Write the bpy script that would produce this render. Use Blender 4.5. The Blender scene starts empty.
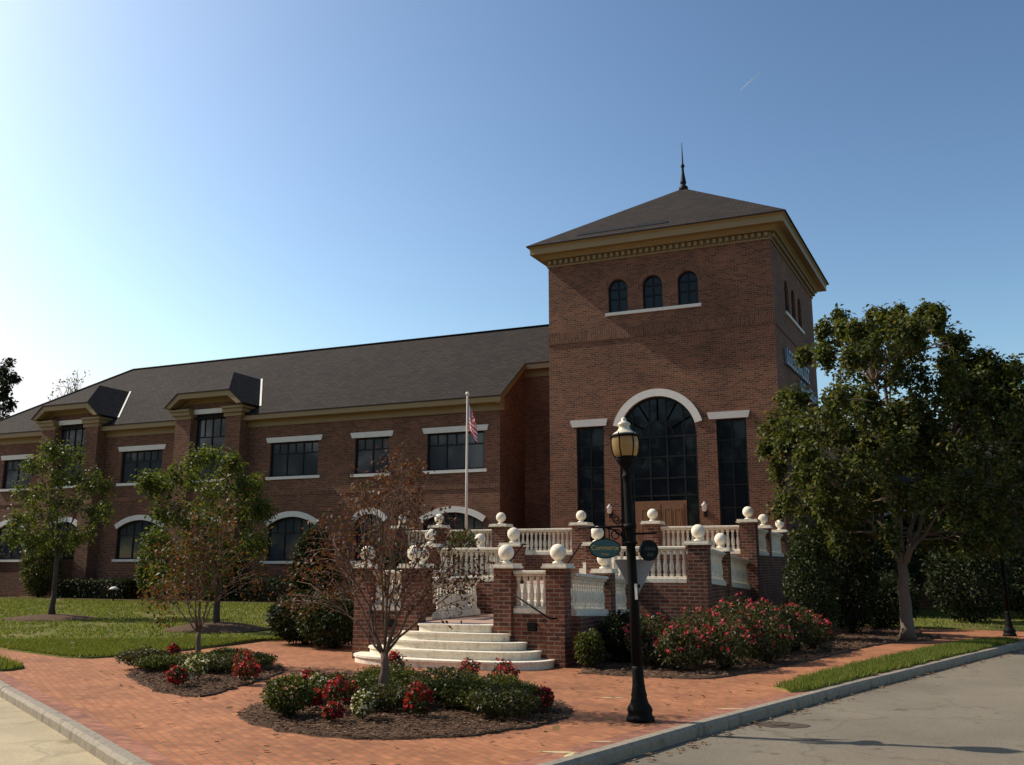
import bpy, bmesh, math, random
import numpy as np
from mathutils import Vector, Matrix, noise
R = math.radians
rng = np.random.default_rng(7)
random.seed(7)
S = bpy.context.scene
COL = S.collection

# ------------------------------------------------------------------ camera, sky, sun, exposure
cam_d = bpy.data.cameras.new('camera'); cam = bpy.data.objects.new('camera', cam_d); COL.objects.link(cam)
cam.location = (0, 0, 1.75); cam.rotation_euler = (R(90 + 11.132), 0, R(23.195))
cam_d.sensor_width = 36; cam_d.lens = 930 / 1024 * 36; cam_d.clip_start = .1; cam_d.clip_end = 6000
S.camera = cam
SUN = Vector((-1, -.116, .905)).normalized()
EL = math.asin(SUN.z)
w = bpy.data.worlds.new('World'); S.world = w; w.use_nodes = True
nt = w.node_tree; bg = nt.nodes['Background']
sky = nt.nodes.new('ShaderNodeTexSky'); sky.sky_type = 'NISHITA'; sky.sun_disc = False
sky.sun_elevation = EL; sky.sun_rotation = math.atan2(SUN.x, SUN.y)
sky.air_density = 1.0; sky.dust_density = 2.0; sky.ozone_density = 1.0; sky.altitude = 0
gm = nt.nodes.new('ShaderNodeGamma'); gm.inputs[1].default_value = 1.62      # contrastier, more saturated sky, as the phone recorded it
tn = nt.nodes.new('ShaderNodeVectorMath'); tn.operation = 'MULTIPLY'; tn.inputs[1].default_value = (1.07, 1.03, .85)
mn = nt.nodes.new('ShaderNodeVectorMath'); mn.operation = 'MINIMUM'; mn.inputs[1].default_value = (12.6, 12.6, 12.9)    # the aureole round the sun is the sun lamp's share
nt.links.new(sky.outputs[0], gm.inputs[0]); nt.links.new(gm.outputs[0], tn.inputs[0]); nt.links.new(tn.outputs[0], mn.inputs[0]); nt.links.new(mn.outputs[0], bg.inputs[0]); bg.inputs[1].default_value = .07
sl = bpy.data.lights.new('sun', 'SUN'); sl.energy = 5.0; sl.angle = R(.5); sl.color = (1, .9, .76)
so = bpy.data.objects.new('sun', sl); COL.objects.link(so); so.location = SUN * 80
so.rotation_euler = (-SUN).to_track_quat('-Z', 'Y').to_euler()
S.view_settings.view_transform = 'Standard'; S.view_settings.look = 'None'
S.view_settings.exposure = .22; S.view_settings.gamma = 1
S.render.engine = 'CYCLES'
S.cycles.max_bounces = 6; S.cycles.transparent_max_bounces = 6

# ------------------------------------------------------------------ materials
def mat(name):
    m = bpy.data.materials.new(name); m.use_nodes = True
    n = m.node_tree; b = n.nodes['Principled BSDF']
    return m, n, b
def N(n, t, **kw):
    o = n.nodes.new(t)
    for k, v in kw.items():
        if k in o.inputs: o.inputs[k].default_value = v
        else: setattr(o, k, v)
    return o
def ramp(n, src, stops):
    r = n.nodes.new('ShaderNodeValToRGB'); n.links.new(src, r.inputs[0])
    e = r.color_ramp.elements
    while len(e) < len(stops): e.new(.5)
    for i, (p, c) in enumerate(stops): e[i].position = p; e[i].color = (*c, 1)
    return r.outputs[0]
def mix(n, a, b, f, mode='MIX'):
    x = n.nodes.new('ShaderNodeMix'); x.data_type = 'RGBA'; x.blend_type = mode
    for s, v in ((0, f), (6, a), (7, b)):
        if hasattr(v, 'links'): n.links.new(v, x.inputs[s])
        else: x.inputs[s].default_value = v if s == 0 else (*v, 1)
    return x.outputs[2]
def bump(n, b, h, strength=.3, dist=.01):
    bp = N(n, 'ShaderNodeBump'); bp.inputs['Strength'].default_value = strength; bp.inputs['Distance'].default_value = dist
    n.links.new(h, bp.inputs['Height']); n.links.new(bp.outputs[0], b.inputs['Normal'])
def coords(n, kind='Object'):
    return n.nodes.new('ShaderNodeTexCoord').outputs[kind]
def noisetex(n, co, scale, detail=4, rough=.55):
    t = N(n, 'ShaderNodeTexNoise'); t.inputs['Scale'].default_value = scale; t.inputs['Detail'].default_value = detail
    t.inputs['Roughness'].default_value = rough; n.links.new(co, t.inputs['Vector']); return t.outputs['Fac']
def plain(name, col, rough=.6, var=.25, scale=6, spec=.4, metal=0, bmp=0):
    m, n, b = mat(name); co = coords(n)
    f = noisetex(n, co, scale)
    c = mix(n, tuple(x * (1 - var) for x in col), tuple(min(1, x * (1 + var)) for x in col), f)
    n.links.new(c, b.inputs['Base Color']); b.inputs['Roughness'].default_value = rough
    b.inputs['Specular IOR Level'].default_value = spec; b.inputs['Metallic'].default_value = metal
    if bmp: bump(n, b, noisetex(n, co, scale * 8), bmp)
    return m
def brick(name, c1, c2, mortar, bw=.215, rh=.075, ms=.010, rot=0, off=.5, rough=.85, weather=.35, wscale=.5, bstr=.5, uvnoise=0):
    m, n, b = mat(name); uv = coords(n, 'UV')
    mp = N(n, 'ShaderNodeMapping'); mp.inputs['Rotation'].default_value = (0, 0, rot); n.links.new(uv, mp.inputs[0])
    t = N(n, 'ShaderNodeTexBrick'); t.offset = off; n.links.new(mp.outputs[0], t.inputs['Vector'])
    for k, v in (('Scale', 1), ('Mortar Size', ms), ('Mortar Smooth', .15), ('Bias', -.1), ('Brick Width', bw), ('Row Height', rh)): t.inputs[k].default_value = v
    t.inputs['Color1'].default_value = (*c1, 1); t.inputs['Color2'].default_value = (*c2, 1); t.inputs['Mortar'].default_value = (*mortar, 1)
    f1 = noisetex(n, uv, wscale, 5, .6); f2 = noisetex(n, uv, 9, 3)
    d = ramp(n, f1, [(.3, (1 - weather,) * 3), (.7, (1 + weather * .3,) * 3)])
    d2 = ramp(n, f2, [(.3, (.82,) * 3), (.7, (1.12,) * 3)])
    c = mix(n, t.outputs['Color'], d, 1, 'MULTIPLY'); c = mix(n, c, d2, 1, 'MULTIPLY')
    n.links.new(c, b.inputs['Base Color']); b.inputs['Roughness'].default_value = rough; b.inputs['Specular IOR Level'].default_value = .25
    inv = N(n, 'ShaderNodeMath', operation='SUBTRACT'); inv.inputs[0].default_value = 1; n.links.new(t.outputs['Fac'], inv.inputs[1])
    bump(n, b, inv.outputs[0], bstr, .008)
    return m
def leafmat(name, stops, trans=.45, rough=.5):
    m, n, b = mat(name)
    g = n.nodes.new('ShaderNodeNewGeometry')
    c = ramp(n, g.outputs['Random Per Island'], stops)
    n.links.new(c, b.inputs['Base Color']); b.inputs['Roughness'].default_value = rough; b.inputs['Specular IOR Level'].default_value = .18
    tr = n.nodes.new('ShaderNodeBsdfTranslucent')
    c2 = mix(n, c, (1.25, 1.15, .5), 1, 'MULTIPLY'); n.links.new(c2, tr.inputs[0])
    ms = n.nodes.new('ShaderNodeMixShader'); ms.inputs[0].default_value = trans
    n.links.new(b.outputs[0], ms.inputs[1]); n.links.new(tr.outputs[0], ms.inputs[2])
    n.links.new(ms.outputs[0], n.nodes['Material Output'].inputs[0])
    return m
def glassmat(name, col, rough=.04):
    m, n, b = mat(name); co = coords(n)
    b.inputs['Base Color'].default_value = (*col, 1); b.inputs['Roughness'].default_value = rough
    b.inputs['Specular IOR Level'].default_value = .5 if col[0] > .02 else .2
    bump(n, b, noisetex(n, co, .9, 2), .05, .05)
    return m
M = {}
M['brick'] = brick('wall_brick', (.225, .080, .042), (.085, .033, .022), (.215, .148, .10), rh=.078, bw=.23, weather=.42, wscale=.33)
M['brick_band'] = brick('soldier_brick', (.205, .074, .040), (.085, .033, .022), (.19, .132, .09), rot=R(90))
M['brick_pier'] = brick('terrace_brick', (.22, .070, .040), (.075, .027, .020), (.25, .18, .13), weather=.45, wscale=1.4)
M['paver'] = brick('paving_brick', (.40, .16, .072), (.29, .108, .052), (.22, .125, .07), bw=.2, rh=.1, ms=.008, weather=.34, wscale=.7, rough=.9, rot=R(35), bstr=.3)
M['paver_edge'] = brick('paving_brick_edge', (.36, .15, .09), (.22, .085, .06), (.20, .12, .08), bw=.2, rh=.1, ms=.006, weather=.3, wscale=.8, rough=.9)
M['shingle'] = brick('roof_shingle', (.036, .025, .020), (.014, .0105, .009), (.007, .006, .0055), bw=.34, rh=.17, ms=.02, weather=.3, wscale=.35, rough=.95, bstr=.35)
M['ochre'] = plain('ochre_paint', (.235, .155, .066), .55, .12, 2)
def stonemat(name, col, dirt):
    m, n, b = mat(name); g = n.nodes.new('ShaderNodeNewGeometry'); co = g.outputs['Position']
    mp = N(n, 'ShaderNodeMapping'); mp.inputs['Scale'].default_value = (6, 6, 1.6); n.links.new(co, mp.inputs[0])
    f = noisetex(n, mp.outputs[0], 1.3, 5, .65); h = noisetex(n, co, 22, 4, .6)
    c = mix(n, tuple(dirt), tuple(col), ramp(n, f, [(.30, (0, 0, 0)), (.48, (1, 1, 1))]))
    c = mix(n, c, ramp(n, h, [(.3, (.80,) * 3), (.6, (1.05,) * 3)]), 1, 'MULTIPLY')
    n.links.new(c, b.inputs['Base Color']); b.inputs['Roughness'].default_value = .8; b.inputs['Specular IOR Level'].default_value = .3
    bump(n, b, h, .25, .006); return m
M['white'] = stonemat('cast_stone', (.76, .69, .56), (.56, .48, .36))
M['lintel'] = plain('lintel_stone', (.66, .62, .56), .75, .12, 4, bmp=.05)
M['deckstone'] = plain('deck_paving', (.34, .22, .16), .85, .2, 3)
M['frame'] = plain('dark_window_frame', (.009, .010, .011), .6, .1, 3, .2)
M['glass'] = glassmat('window_glass', (.035, .042, .05), .06)
M['glass_dark'] = glassmat('tower_glass', (.008, .011, .015), .04)
M['letter'] = plain('blue_grey_letters', (.20, .24, .30), .45, .15, 6)
M['black'] = plain('black_iron_paint', (.006, .006, .006), .65, .3, 20, .12)
M['steel'] = plain('galvanised_back', (.30, .30, .31), .5, .15, 5, .4, .3)
M['asphalt'] = None; M['concrete'] = stonemat('kerb_concrete', (.26, .225, .175), (.14, .12, .095))
M['mulch'] = plain('bark_mulch', (.10, .062, .042), .95, .75, 22, .1, bmp=1)
M['bark'] = plain('tree_bark', (.085, .065, .052), .9, .4, 12, .15, bmp=.8)
M['bark_brown'] = plain('brown_bark', (.17, .11, .08), .85, .4, 10, .2, bmp=.5)
M['bark_light'] = plain('smooth_bark', (.15, .115, .09), .85, .35, 9, .2, bmp=.5)
def woodmat():
    m, n, b = mat('oak_door'); co = coords(n)
    mp = N(n, 'ShaderNodeMapping'); mp.inputs['Scale'].default_value = (14, 14, .8); n.links.new(co, mp.inputs[0])
    f = noisetex(n, mp.outputs[0], 2.5, 5)
    n.links.new(ramp(n, f, [(.3, (.12, .050, .020)), (.7, (.22, .10, .04))]), b.inputs['Base Color']); b.inputs['Roughness'].default_value = .45
    return m
M['wood'] = woodmat(); M['wood_panel'] = plain('oak_panel', (.22, .11, .045), .4, .2, 3)
def asphaltmat(name, a, b_, patch, big):
    m, n, b = mat(name); co = coords(n)
    f = noisetex(n, co, big, 5, .65); g = noisetex(n, co, 60, 2)
    c = ramp(n, f, [(.28, a), (.5, tuple((p + q) / 2 for p, q in zip(a, b_))), (.72, b_)])
    c = mix(n, c, ramp(n, g, [(.35, (.8,) * 3), (.65, (1.15,) * 3)]), 1, 'MULTIPLY')
    big_ = noisetex(n, co, big * .35, 3, .5); c = mix(n, c, ramp(n, big_, [(.35, (.82,) * 3), (.5, (1,) * 3), (.68, (1.12, 1.1, 1.06))]), 1, 'MULTIPLY')
    sp = noisetex(n, co, 3.2, 2, .4); c = mix(n, c, ramp(n, sp, [(.25, (.66, .63, .6)), (.34, (1,) * 3)]), 1, 'MULTIPLY')
    vor = N(n, 'ShaderNodeTexVoronoi', feature='DISTANCE_TO_EDGE'); vor.inputs['Scale'].default_value = .35
    nz = N(n, 'ShaderNodeTexNoise'); nz.inputs['Scale'].default_value = 1.5; n.links.new(co, nz.inputs['Vector'])
    vm = N(n, 'ShaderNodeVectorMath', operation='MULTIPLY_ADD'); n.links.new(nz.outputs['Color'], vm.inputs[0]); vm.inputs[1].default_value = (.9, .9, 0); n.links.new(co, vm.inputs[2])
    n.links.new(vm.outputs[0], vor.inputs['Vector'])
    cr = ramp(n, vor.outputs[0], [(0, (patch * .8,) * 3), (.010, (1,) * 3)])
    c = mix(n, c, cr, 1, 'MULTIPLY')
    n.links.new(c, b.inputs['Base Color']); b.inputs['Roughness'].default_value = .9; b.inputs['Specular IOR Level'].default_value = .25
    bump(n, b, g, .35, .006)
    return m
M['asphalt'] = asphaltmat('worn_asphalt', (.145, .124, .094), (.195, .168, .126), .97, .5)
M['street'] = asphaltmat('sandy_street_glare', (.29, .24, .155), (.46, .385, .25), .97, .9)  # sandy street, with sun glare mixed into its paler colour
def lawnmat():
    m, n, b = mat('lawn_soil'); co = coords(n)
    f = noisetex(n, co, .45, 5, .6); g = noisetex(n, co, 25, 3)
    c = ramp(n, f, [(.3, (.08, .095, .02)), (.5, (.12, .13, .028)), (.62, (.17, .145, .055)), (.8, (.20, .16, .08))])
    c = mix(n, c, ramp(n, g, [(.3, (.6,) * 3), (.7, (1.3,) * 3)]), 1, 'MULTIPLY')
    n.links.new(c, b.inputs['Base Color']); b.inputs['Roughness'].default_value = .95; b.inputs['Specular IOR Level'].default_value = .1
    bump(n, b, g, .8, .04); return m
M['lawn'] = lawnmat()
M['terrain'] = plain('field_ground', (.05, .06, .025), .95, .4, .3, .1)
M['grass'] = leafmat('grass_blade', [(0, (.078, .12, .02)), (.5, (.125, .17, .03)), (.85, (.185, .205, .048)), (1, (.25, .22, .08))], .4, .6)
M['leaf_big'] = leafmat('dark_green_leaf', [(0, (.034, .050, .014)), (.5, (.066, .084, .022)), (.85, (.115, .125, .035)), (1, (.16, .13, .045))], .38, .5)
M['leaf_green'] = leafmat('mid_green_leaf', [(0, (.04, .065, .014)), (.6, (.078, .112, .022)), (.93, (.125, .145, .03)), (1, (.16, .09, .03))], .5, .42)
M['leaf_red'] = leafmat('autumn_leaf', [(0, (.085, .030, .020)), (.5, (.14, .048, .030)), (.75, (.08, .05, .028)), (1, (.10, .085, .03))], .35, .5)
M['leaf_mix'] = leafmat('turning_leaf', [(0, (.045, .052, .016)), (.4, (.075, .078, .024)), (.6, (.11, .05, .028)), (1, (.15, .055, .035))], .4, .5)
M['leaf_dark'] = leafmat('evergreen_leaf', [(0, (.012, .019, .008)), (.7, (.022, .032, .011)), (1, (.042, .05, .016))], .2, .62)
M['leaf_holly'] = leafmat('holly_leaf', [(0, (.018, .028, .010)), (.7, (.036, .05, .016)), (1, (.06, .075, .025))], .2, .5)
M['leaf_box'] = leafmat('boxwood_leaf', [(0, (.035, .05, .012)), (.7, (.075, .092, .02)), (1, (.12, .125, .035))], .35, .45)
M['leaf_rose'] = leafmat('rose_leaf', [(0, (.03, .042, .016)), (.7, (.06, .07, .025)), (1, (.12, .075, .04))], .3, .45)
M['fl_red'] = leafmat('red_petal', [(0, (.24, .010, .016)), (.6, (.38, .016, .026)), (1, (.52, .05, .055))], .3, .5)
M['fl_pink'] = leafmat('pink_petal', [(0, (.50, .02, .06)), (.6, (.62, .05, .10)), (1, (.68, .2, .22))], .3, .5)
M['fl_white'] = leafmat('cream_petal', [(0, (.62, .58, .42)), (1, (.75, .72, .6))], .3, .5)

# ------------------------------------------------------------------ mesh helpers
class MB:
    def __init__(s): s.v = []; s.f = []; s.m = []; s.sm = []
    def add(s, vs, fs, m=0, smooth=False):
        o = len(s.v); s.v += [tuple(p) for p in vs]
        for f in fs: s.f.append([i + o for i in f]); s.m.append(m); s.sm.append(smooth)
    def quad(s, a, b, c, d, m=0): s.add([a, b, c, d], [(0, 1, 2, 3)], m)
    def box(s, x0, x1, y0, y1, z0, z1, m=0):
        s.add([(x0, y0, z0), (x1, y0, z0), (x1, y1, z0), (x0, y1, z0), (x0, y0, z1), (x1, y0, z1), (x1, y1, z1), (x0, y1, z1)],
              [(3, 2, 1, 0), (4, 5, 6, 7), (0, 1, 5, 4), (1, 2, 6, 5), (2, 3, 7, 6), (3, 0, 4, 7)], m)
    def prism(s, poly, z0, z1, m=0):      # poly counter-clockwise in XY
        n = len(poly)
        s.add([(x, y, z0) for x, y in poly] + [(x, y, z1) for x, y in poly],
              [tuple(range(n))[::-1], tuple(range(n, 2 * n))] + [(i, (i + 1) % n, (i + 1) % n + n, i + n) for i in range(n)], m)
    def tube(s, pts, rad, seg=8, m=0, cap=True):
        pts = [Vector(p) for p in pts]; n = len(pts)
        if not hasattr(rad, '__len__'): rad = [rad] * n
        vs = []; up = Vector((0, 0, 1))
        prev = None
        for i, p in enumerate(pts):
            t = (pts[min(i + 1, n - 1)] - pts[max(i - 1, 0)]).normalized()
            a = prev if prev is not None else (Vector((1, 0, 0)) if abs(t.z) > .9 else up)
            u = (a - t * a.dot(t))
            u = u.normalized() if u.length > 1e-5 else t.orthogonal().normalized()
            v = t.cross(u); prev = u
            for k in range(seg):
                an = 2 * math.pi * k / seg
                vs.append(p + (u * math.cos(an) + v * math.sin(an)) * rad[i])
        fs = [(i * seg + k, i * seg + (k + 1) % seg, (i + 1) * seg + (k + 1) % seg, (i + 1) * seg + k) for i in range(n - 1) for k in range(seg)]
        if cap: fs += [tuple(range(seg))[::-1], tuple(range((n - 1) * seg, n * seg))]
        s.add(vs, fs, m, True)
    def lathe(s, prof, seg=16, c=(0, 0, 0), m=0, smooth=True, flute=0):
        n = len(prof); vs = []
        for r, z in prof:
            for k in range(seg):
                a = 2 * math.pi * k / seg; rr = r * (1 - (flute if k % 2 else 0))
                vs.append((c[0] + rr * math.cos(a), c[1] + rr * math.sin(a), c[2] + z))
        fs = [(i * seg + k, i * seg + (k + 1) % seg, (i + 1) * seg + (k + 1) % seg, (i + 1) * seg + k) for i in range(n - 1) for k in range(seg)]
        fs += [tuple(range(seg))[::-1], tuple(range((n - 1) * seg, n * seg))]
        s.add(vs, fs, m, smooth)
    def map(s, fn): s.v = [tuple(fn(*p)) for p in s.v]; return s
    def mesh(s, name, mats):
        me = bpy.data.meshes.new(name); me.from_pydata(s.v, [], s.f)
        for m in (mats if isinstance(mats, (list, tuple)) else [mats]): me.materials.append(m)
        me.polygons.foreach_set('material_index', s.m); me.polygons.foreach_set('use_smooth', s.sm)
        uvs(me); me.update(); return me
    def obj(s, name, mats, parent=None, loc=None):
        o = bpy.data.objects.new(name, s.mesh(name, mats)); COL.objects.link(o)
        if parent: o.parent = parent
        if loc: o.location = loc
        return o
def uvs(me):
    nl = len(me.loops); nv = len(me.vertices); npol = len(me.polygons)
    if not npol: return
    co = np.empty(nv * 3); me.vertices.foreach_get('co', co); co = co.reshape(-1, 3)
    nr = np.empty(npol * 3); me.polygons.foreach_get('normal', nr); nr = nr.reshape(-1, 3)
    tot = np.empty(npol, int); me.polygons.foreach_get('loop_total', tot)
    vi = np.empty(nl, int); me.loops.foreach_get('vertex_index', vi)
    pn = np.repeat(nr, tot, axis=0); p = co[vi]
    h = np.hypot(pn[:, 0], pn[:, 1]); flat = h < .05
    hx = np.where(flat, 1, pn[:, 0] / np.maximum(h, 1e-6)); hy = np.where(flat, 0, pn[:, 1] / np.maximum(h, 1e-6))
    u = np.where(flat, p[:, 0], -hy * p[:, 0] + hx * p[:, 1])
    up = np.stack([-pn[:, 2] * hx, -pn[:, 2] * hy, h], 1)
    v = np.where(flat, p[:, 1], (p * up).sum(1))
    lay = me.uv_layers.new(name='UVMap'); lay.data.foreach_set('uv', np.stack([u, v], 1).ravel())
def empty(name, loc=(0, 0, 0), rz=0):
    o = bpy.data.objects.new(name, None); COL.objects.link(o); o.location = loc; o.rotation_euler = (0, 0, rz); o.empty_display_size = .3
    return o
def tag(o, label, cat, group=None):
    o['label'] = label; o['category'] = cat
    if group: o['group'] = group
    return o
def kind(o, k='structure', label=None):
    o['kind'] = k
    if label: o['label'] = label
    return o
def copy_tree(o, parent=None):
    c = o.copy(); COL.objects.link(c); c.parent = parent
    for ch in list(o.children): copy_tree(ch, c)
    return c
def bevel(o, wd=.01, seg=1):
    md = o.modifiers.new('bevel', 'BEVEL'); md.width = wd; md.segments = seg; md.limit_method = 'ANGLE'; return o

# ------------------------------------------------------------------ ground, roads, kerbs
g = MB(); g.quad((-900, -900, -.17), (900, -900, -.17), (900, 900, -.17), (-900, 900, -.17)); kind(g.obj('ground', M['terrain']))
kerb_r = [(-2.38, 10.89), (-1.75, 13.0), (-1.07, 15.31), (-.2, 18.0), (.85, 21.3), (2.1, 25.0), (4.0, 30.0), (6.5, 36.0), (10, 43.5), (16, 55)]
corner = [(-6.61, 6.76), (-5.9, 6.4), (-5.2, 6.12), (-4.6, 6.05), (-4.05, 6.3), (-3.6, 6.95), (-3.3, 7.6), (-3.08, 8.27)]
kerb_l = [(-60, 37.6), (-40, 26.1), (-22, 15.65), (-12.42, 10.07), (-9.12, 8.22)]
kline = kerb_l + corner + kerb_r
def offset(line, d):
    out = []
    for i, p in enumerate(line):
        a = Vector(line[max(i - 1, 0)]); b = Vector(line[min(i + 1, len(line) - 1)])
        t = (b - a).normalized(); out.append((p[0] + t.y * d, p[1] - t.x * d))
    return out
outer = kline; inner = offset(kline, -.145)    # inner = towards the pavement
road = MB()
def fan(mb, poly, z):
    bm = bmesh.new(); vs = [bm.verts.new((x, y, z)) for x, y in poly]; f = bm.faces.new(vs)
    r = bmesh.ops.triangulate(bm, faces=[f]); bm.verts.index_update()
    fl = [[v.index for v in q.verts] for q in bm.faces]
    nz = sum(q.normal.z for q in bm.faces)
    if nz < 0: fl = [f[::-1] for f in fl]
    mb.add([tuple(v.co) for v in bm.verts], fl); bm.free()
fan(road, [(-60, -30), (60, -30), (70, 50), (17, 55)] + outer[::-1] + [(-60, 37)], -.124)
kind(road.obj('road', M['asphalt']))
st = MB(); fan(st, outer[:10] + [(-4.9, 2.5), (-6, -4), (-60, 18)], -.119); kind(st.obj('side_street', M['street']))
gut = MB()   # narrow concrete gutter pan at the foot of the kerb, left street only
kb = MB(); n = len(kline)
for i in range(n - 1):
    a, b, c, d = outer[i], outer[i + 1], inner[i + 1], inner[i]
    for u in range(max(1, int((Vector(b) - Vector(a)).length / 2.2)) if True else 1):
        k = max(1, int((Vector(b) - Vector(a)).length / 2.2)); t0 = u / k; t1 = (u + 1) / k - .004
        L = lambda p, q, t: (p[0] + (q[0] - p[0]) * t, p[1] + (q[1] - p[1]) * t)
        A, B, C_, D = L(a, b, t0), L(a, b, t1), L(d, c, t1), L(d, c, t0)
        A2 = L(A, D, .25); B2 = L(B, C_, .25)
        kb.add([(*A, -.16), (*B, -.16), (*C_, -.16), (*D, -.16), (*A, -.03), (*B, -.03), (*A2, .008), (*B2, .008), (*C_, .008), (*D, .008)],
               [(0, 1, 5, 4), (4, 5, 7, 6), (6, 7, 8, 9), (3, 0, 4, 6, 9), (1, 2, 8, 7, 5), (2, 3, 9, 8)])
kind(kb.obj('kerb', M['concrete']))
pv = MB(); fan(pv, inner + [(10, 70), (-60, 70)], 0); kind(pv.obj('brick_pavement', M['paver']))
# soldier course of bricks along the kerb
ed = MB(); i2 = offset(inner, -.22)
for i in range(len(inner) - 1): ed.quad((*inner[i], .004), (*inner[i + 1], .004), (*i2[i + 1], .004), (*i2[i], .004))
kind(ed.obj('pavement_edge', M['paver_edge']))

def inpoly(pts, poly):
    x, y = pts[:, 0], pts[:, 1]; r = np.zeros(len(pts), bool); n = len(poly); j = n - 1
    for i in range(n):
        xi, yi = poly[i]; xj, yj = poly[j]
        c = ((yi > y) != (yj > y)) & (x < (xj - xi) * (y - yi) / (yj - yi + 1e-12) + xi); r ^= c; j = i
    return r
def sample(poly, n):
    P = np.array(poly); lo, hi = P.min(0), P.max(0); out = []
    c = 0
    while c < n:
        q = rng.uniform(lo, hi, (n * 2, 2)); q = q[inpoly(q, poly)]; out.append(q); c += len(q)
    return np.concatenate(out)[:n]
def smooth_poly(poly, it=2):
    for _ in range(it):
        o = []
        for i in range(len(poly)):
            a, b = poly[i], poly[(i + 1) % len(poly)]
            o += [(a[0] * .75 + b[0] * .25, a[1] * .75 + b[1] * .25), (a[0] * .25 + b[0] * .75, a[1] * .25 + b[1] * .75)]
        poly = o
    return poly
def lawn_z(x, y):
    return .03 + .19 * np.clip((np.asarray(y) - 15) / 20, 0, 1)
def ragged(poly, amp=.05, step=.12):
    out = []
    for i in range(len(poly)):
        a, b = Vector(poly[i]), Vector(poly[(i + 1) % len(poly)]); k = max(1, int((b - a).length / step))
        for j in range(k):
            p = a.lerp(b, j / k); out.append((p.x + amp * noise.noise((p.x * 5, p.y * 5, 0)), p.y + amp * noise.noise((p.x * 5, p.y * 5, 9))))
    return out
def sheet(name, poly, m, zf, step=.8, edge=-.02, fringe=0):
    # triangulated sheet with its edge turned down to the paving
    bm = bmesh.new(); vs = [bm.verts.new((x, y, 0)) for x, y in poly]; bm.faces.new(vs)
    P = np.array(poly); lo, hi = P.min(0), P.max(0)
    for ax in (0, 1):
        for c in np.arange(lo[ax] + step, hi[ax], step):
            no = (1, 0, 0) if ax == 0 else (0, 1, 0); pc = (c, 0, 0) if ax == 0 else (0, c, 0)
            bmesh.ops.bisect_plane(bm, geom=bm.verts[:] + bm.edges[:] + bm.faces[:], plane_co=pc, plane_no=no)
    for v in bm.verts: v.co.z = zf(v.co.x, v.co.y)
    be = [e for e in bm.edges if len(e.link_faces) == 1]
    r = bmesh.ops.extrude_edge_only(bm, edges=be)
    for v in r['geom']:
        if isinstance(v, bmesh.types.BMVert): v.co.z = edge
    bmesh.ops.recalc_face_normals(bm, faces=bm.faces[:])
    me = bpy.data.meshes.new(name); bm.to_mesh(me); bm.free(); me.materials.append(m); uvs(me)
    for p in me.polygons: p.use_smooth = True
    o = bpy.data.objects.new(name, me); COL.objects.link(o); return o

lawn_poly = [(-48, 30.8), (-30, 20.9), (-20.5, 15.5), (-17.6, 14.45), (-16.4, 14.05), (-15.3, 13.75), (-14.7, 13.8), (-14.35, 14.5), (-14.2, 15.6), (-14.2, 17.2), (-14.35, 18.6), (-13.3, 19.3), (-11.6, 19.6), (-11.2, 20.5), (-11.2, 25.0), (-14.95, 25.4), (-15.2, 34.6), (-55, 34.6)]
kind(sheet('lawn', lawn_poly, M['lawn'], lambda x, y: float(lawn_z(x, y)), 1.5))
lawn2 = smooth_poly([(-26, 17.3), (-14.7, 11.5), (-14.2, 11.55), (-14.35, 12.15), (-15.0, 12.35), (-26, 18.6)], 1)
kind(sheet('verge', lawn2, M['lawn'], lambda x, y: .035, 1.5))
strip = [(-2.02, 14.5), (-1.75, 14.05), (-1.55, 14.25), (-1.05, 15.95), (-.35, 18.1), (.68, 21.3), (1.55, 24.0), (2.05, 25.4), (1.75, 25.75), (1.25, 25.3), (.2, 22.6), (-.9, 19.0), (-1.65, 16.2)]
strip = ragged(strip, .10, .15)
kind(sheet('verge', strip, M['lawn'], lambda x, y: .02, 1.2))
rlawn = [(1.2, 29.5), (2.6, 29.2), (12, 50), (12, 60), (-2, 60), (-2.5, 44), (-3.2, 34), (-3.2, 29.6)]
kind(sheet('lawn', rlawn, M['lawn'], lambda x, y: .04, 3))
bed_rose = smooth_poly([(-5.55, 15.1), (-4.4, 15.05), (-3.3, 15.0), (-2.9, 15.6), (-2.3, 17.4), (-1.6, 20.3), (-.9, 23.4), (.4, 25.3), (.2, 27), (-.9, 29.4), (-3.2, 29.3), (-4.05, 33.9), (-4.05, 19.8), (-5.55, 19.7)], 1)
bed_rose = ragged(bed_rose, .10)
kind(sheet('flower_bed', bed_rose, M['mulch'], lambda x, y: .015 + .015 * noise.noise((x * 2, y * 2, 0)), .6))
bed1 = smooth_poly([(-12.7, 13.2), (-12.1, 12.1), (-10.4, 10.85), (-9.5, 10.4), (-8.95, 10.45), (-9.3, 11.6), (-9.7, 13.2), (-10.5, 14.2), (-11.6, 14.6), (-12.6, 14.1)], 2)
bed2 = smooth_poly([(-7.7, 9.55), (-7.2, 9.0), (-6.1, 8.55), (-5.0, 8.65), (-4.2, 9.5), (-3.85, 10.6), (-4.1, 11.6), (-5.3, 12.6), (-6.6, 12.9), (-7.6, 12.3), (-7.9, 11.2), (-7.9, 10.2)], 2)
bed1, bed2 = ragged(bed1, .10), ragged(bed2, .10)
for bd in (bed1, bed2):
    kind(sheet('planting_bed', bd, M['mulch'], lambda x, y: .012 + .014 * noise.noise((x * 2.3, y * 2.3, 1)), .35))
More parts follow.
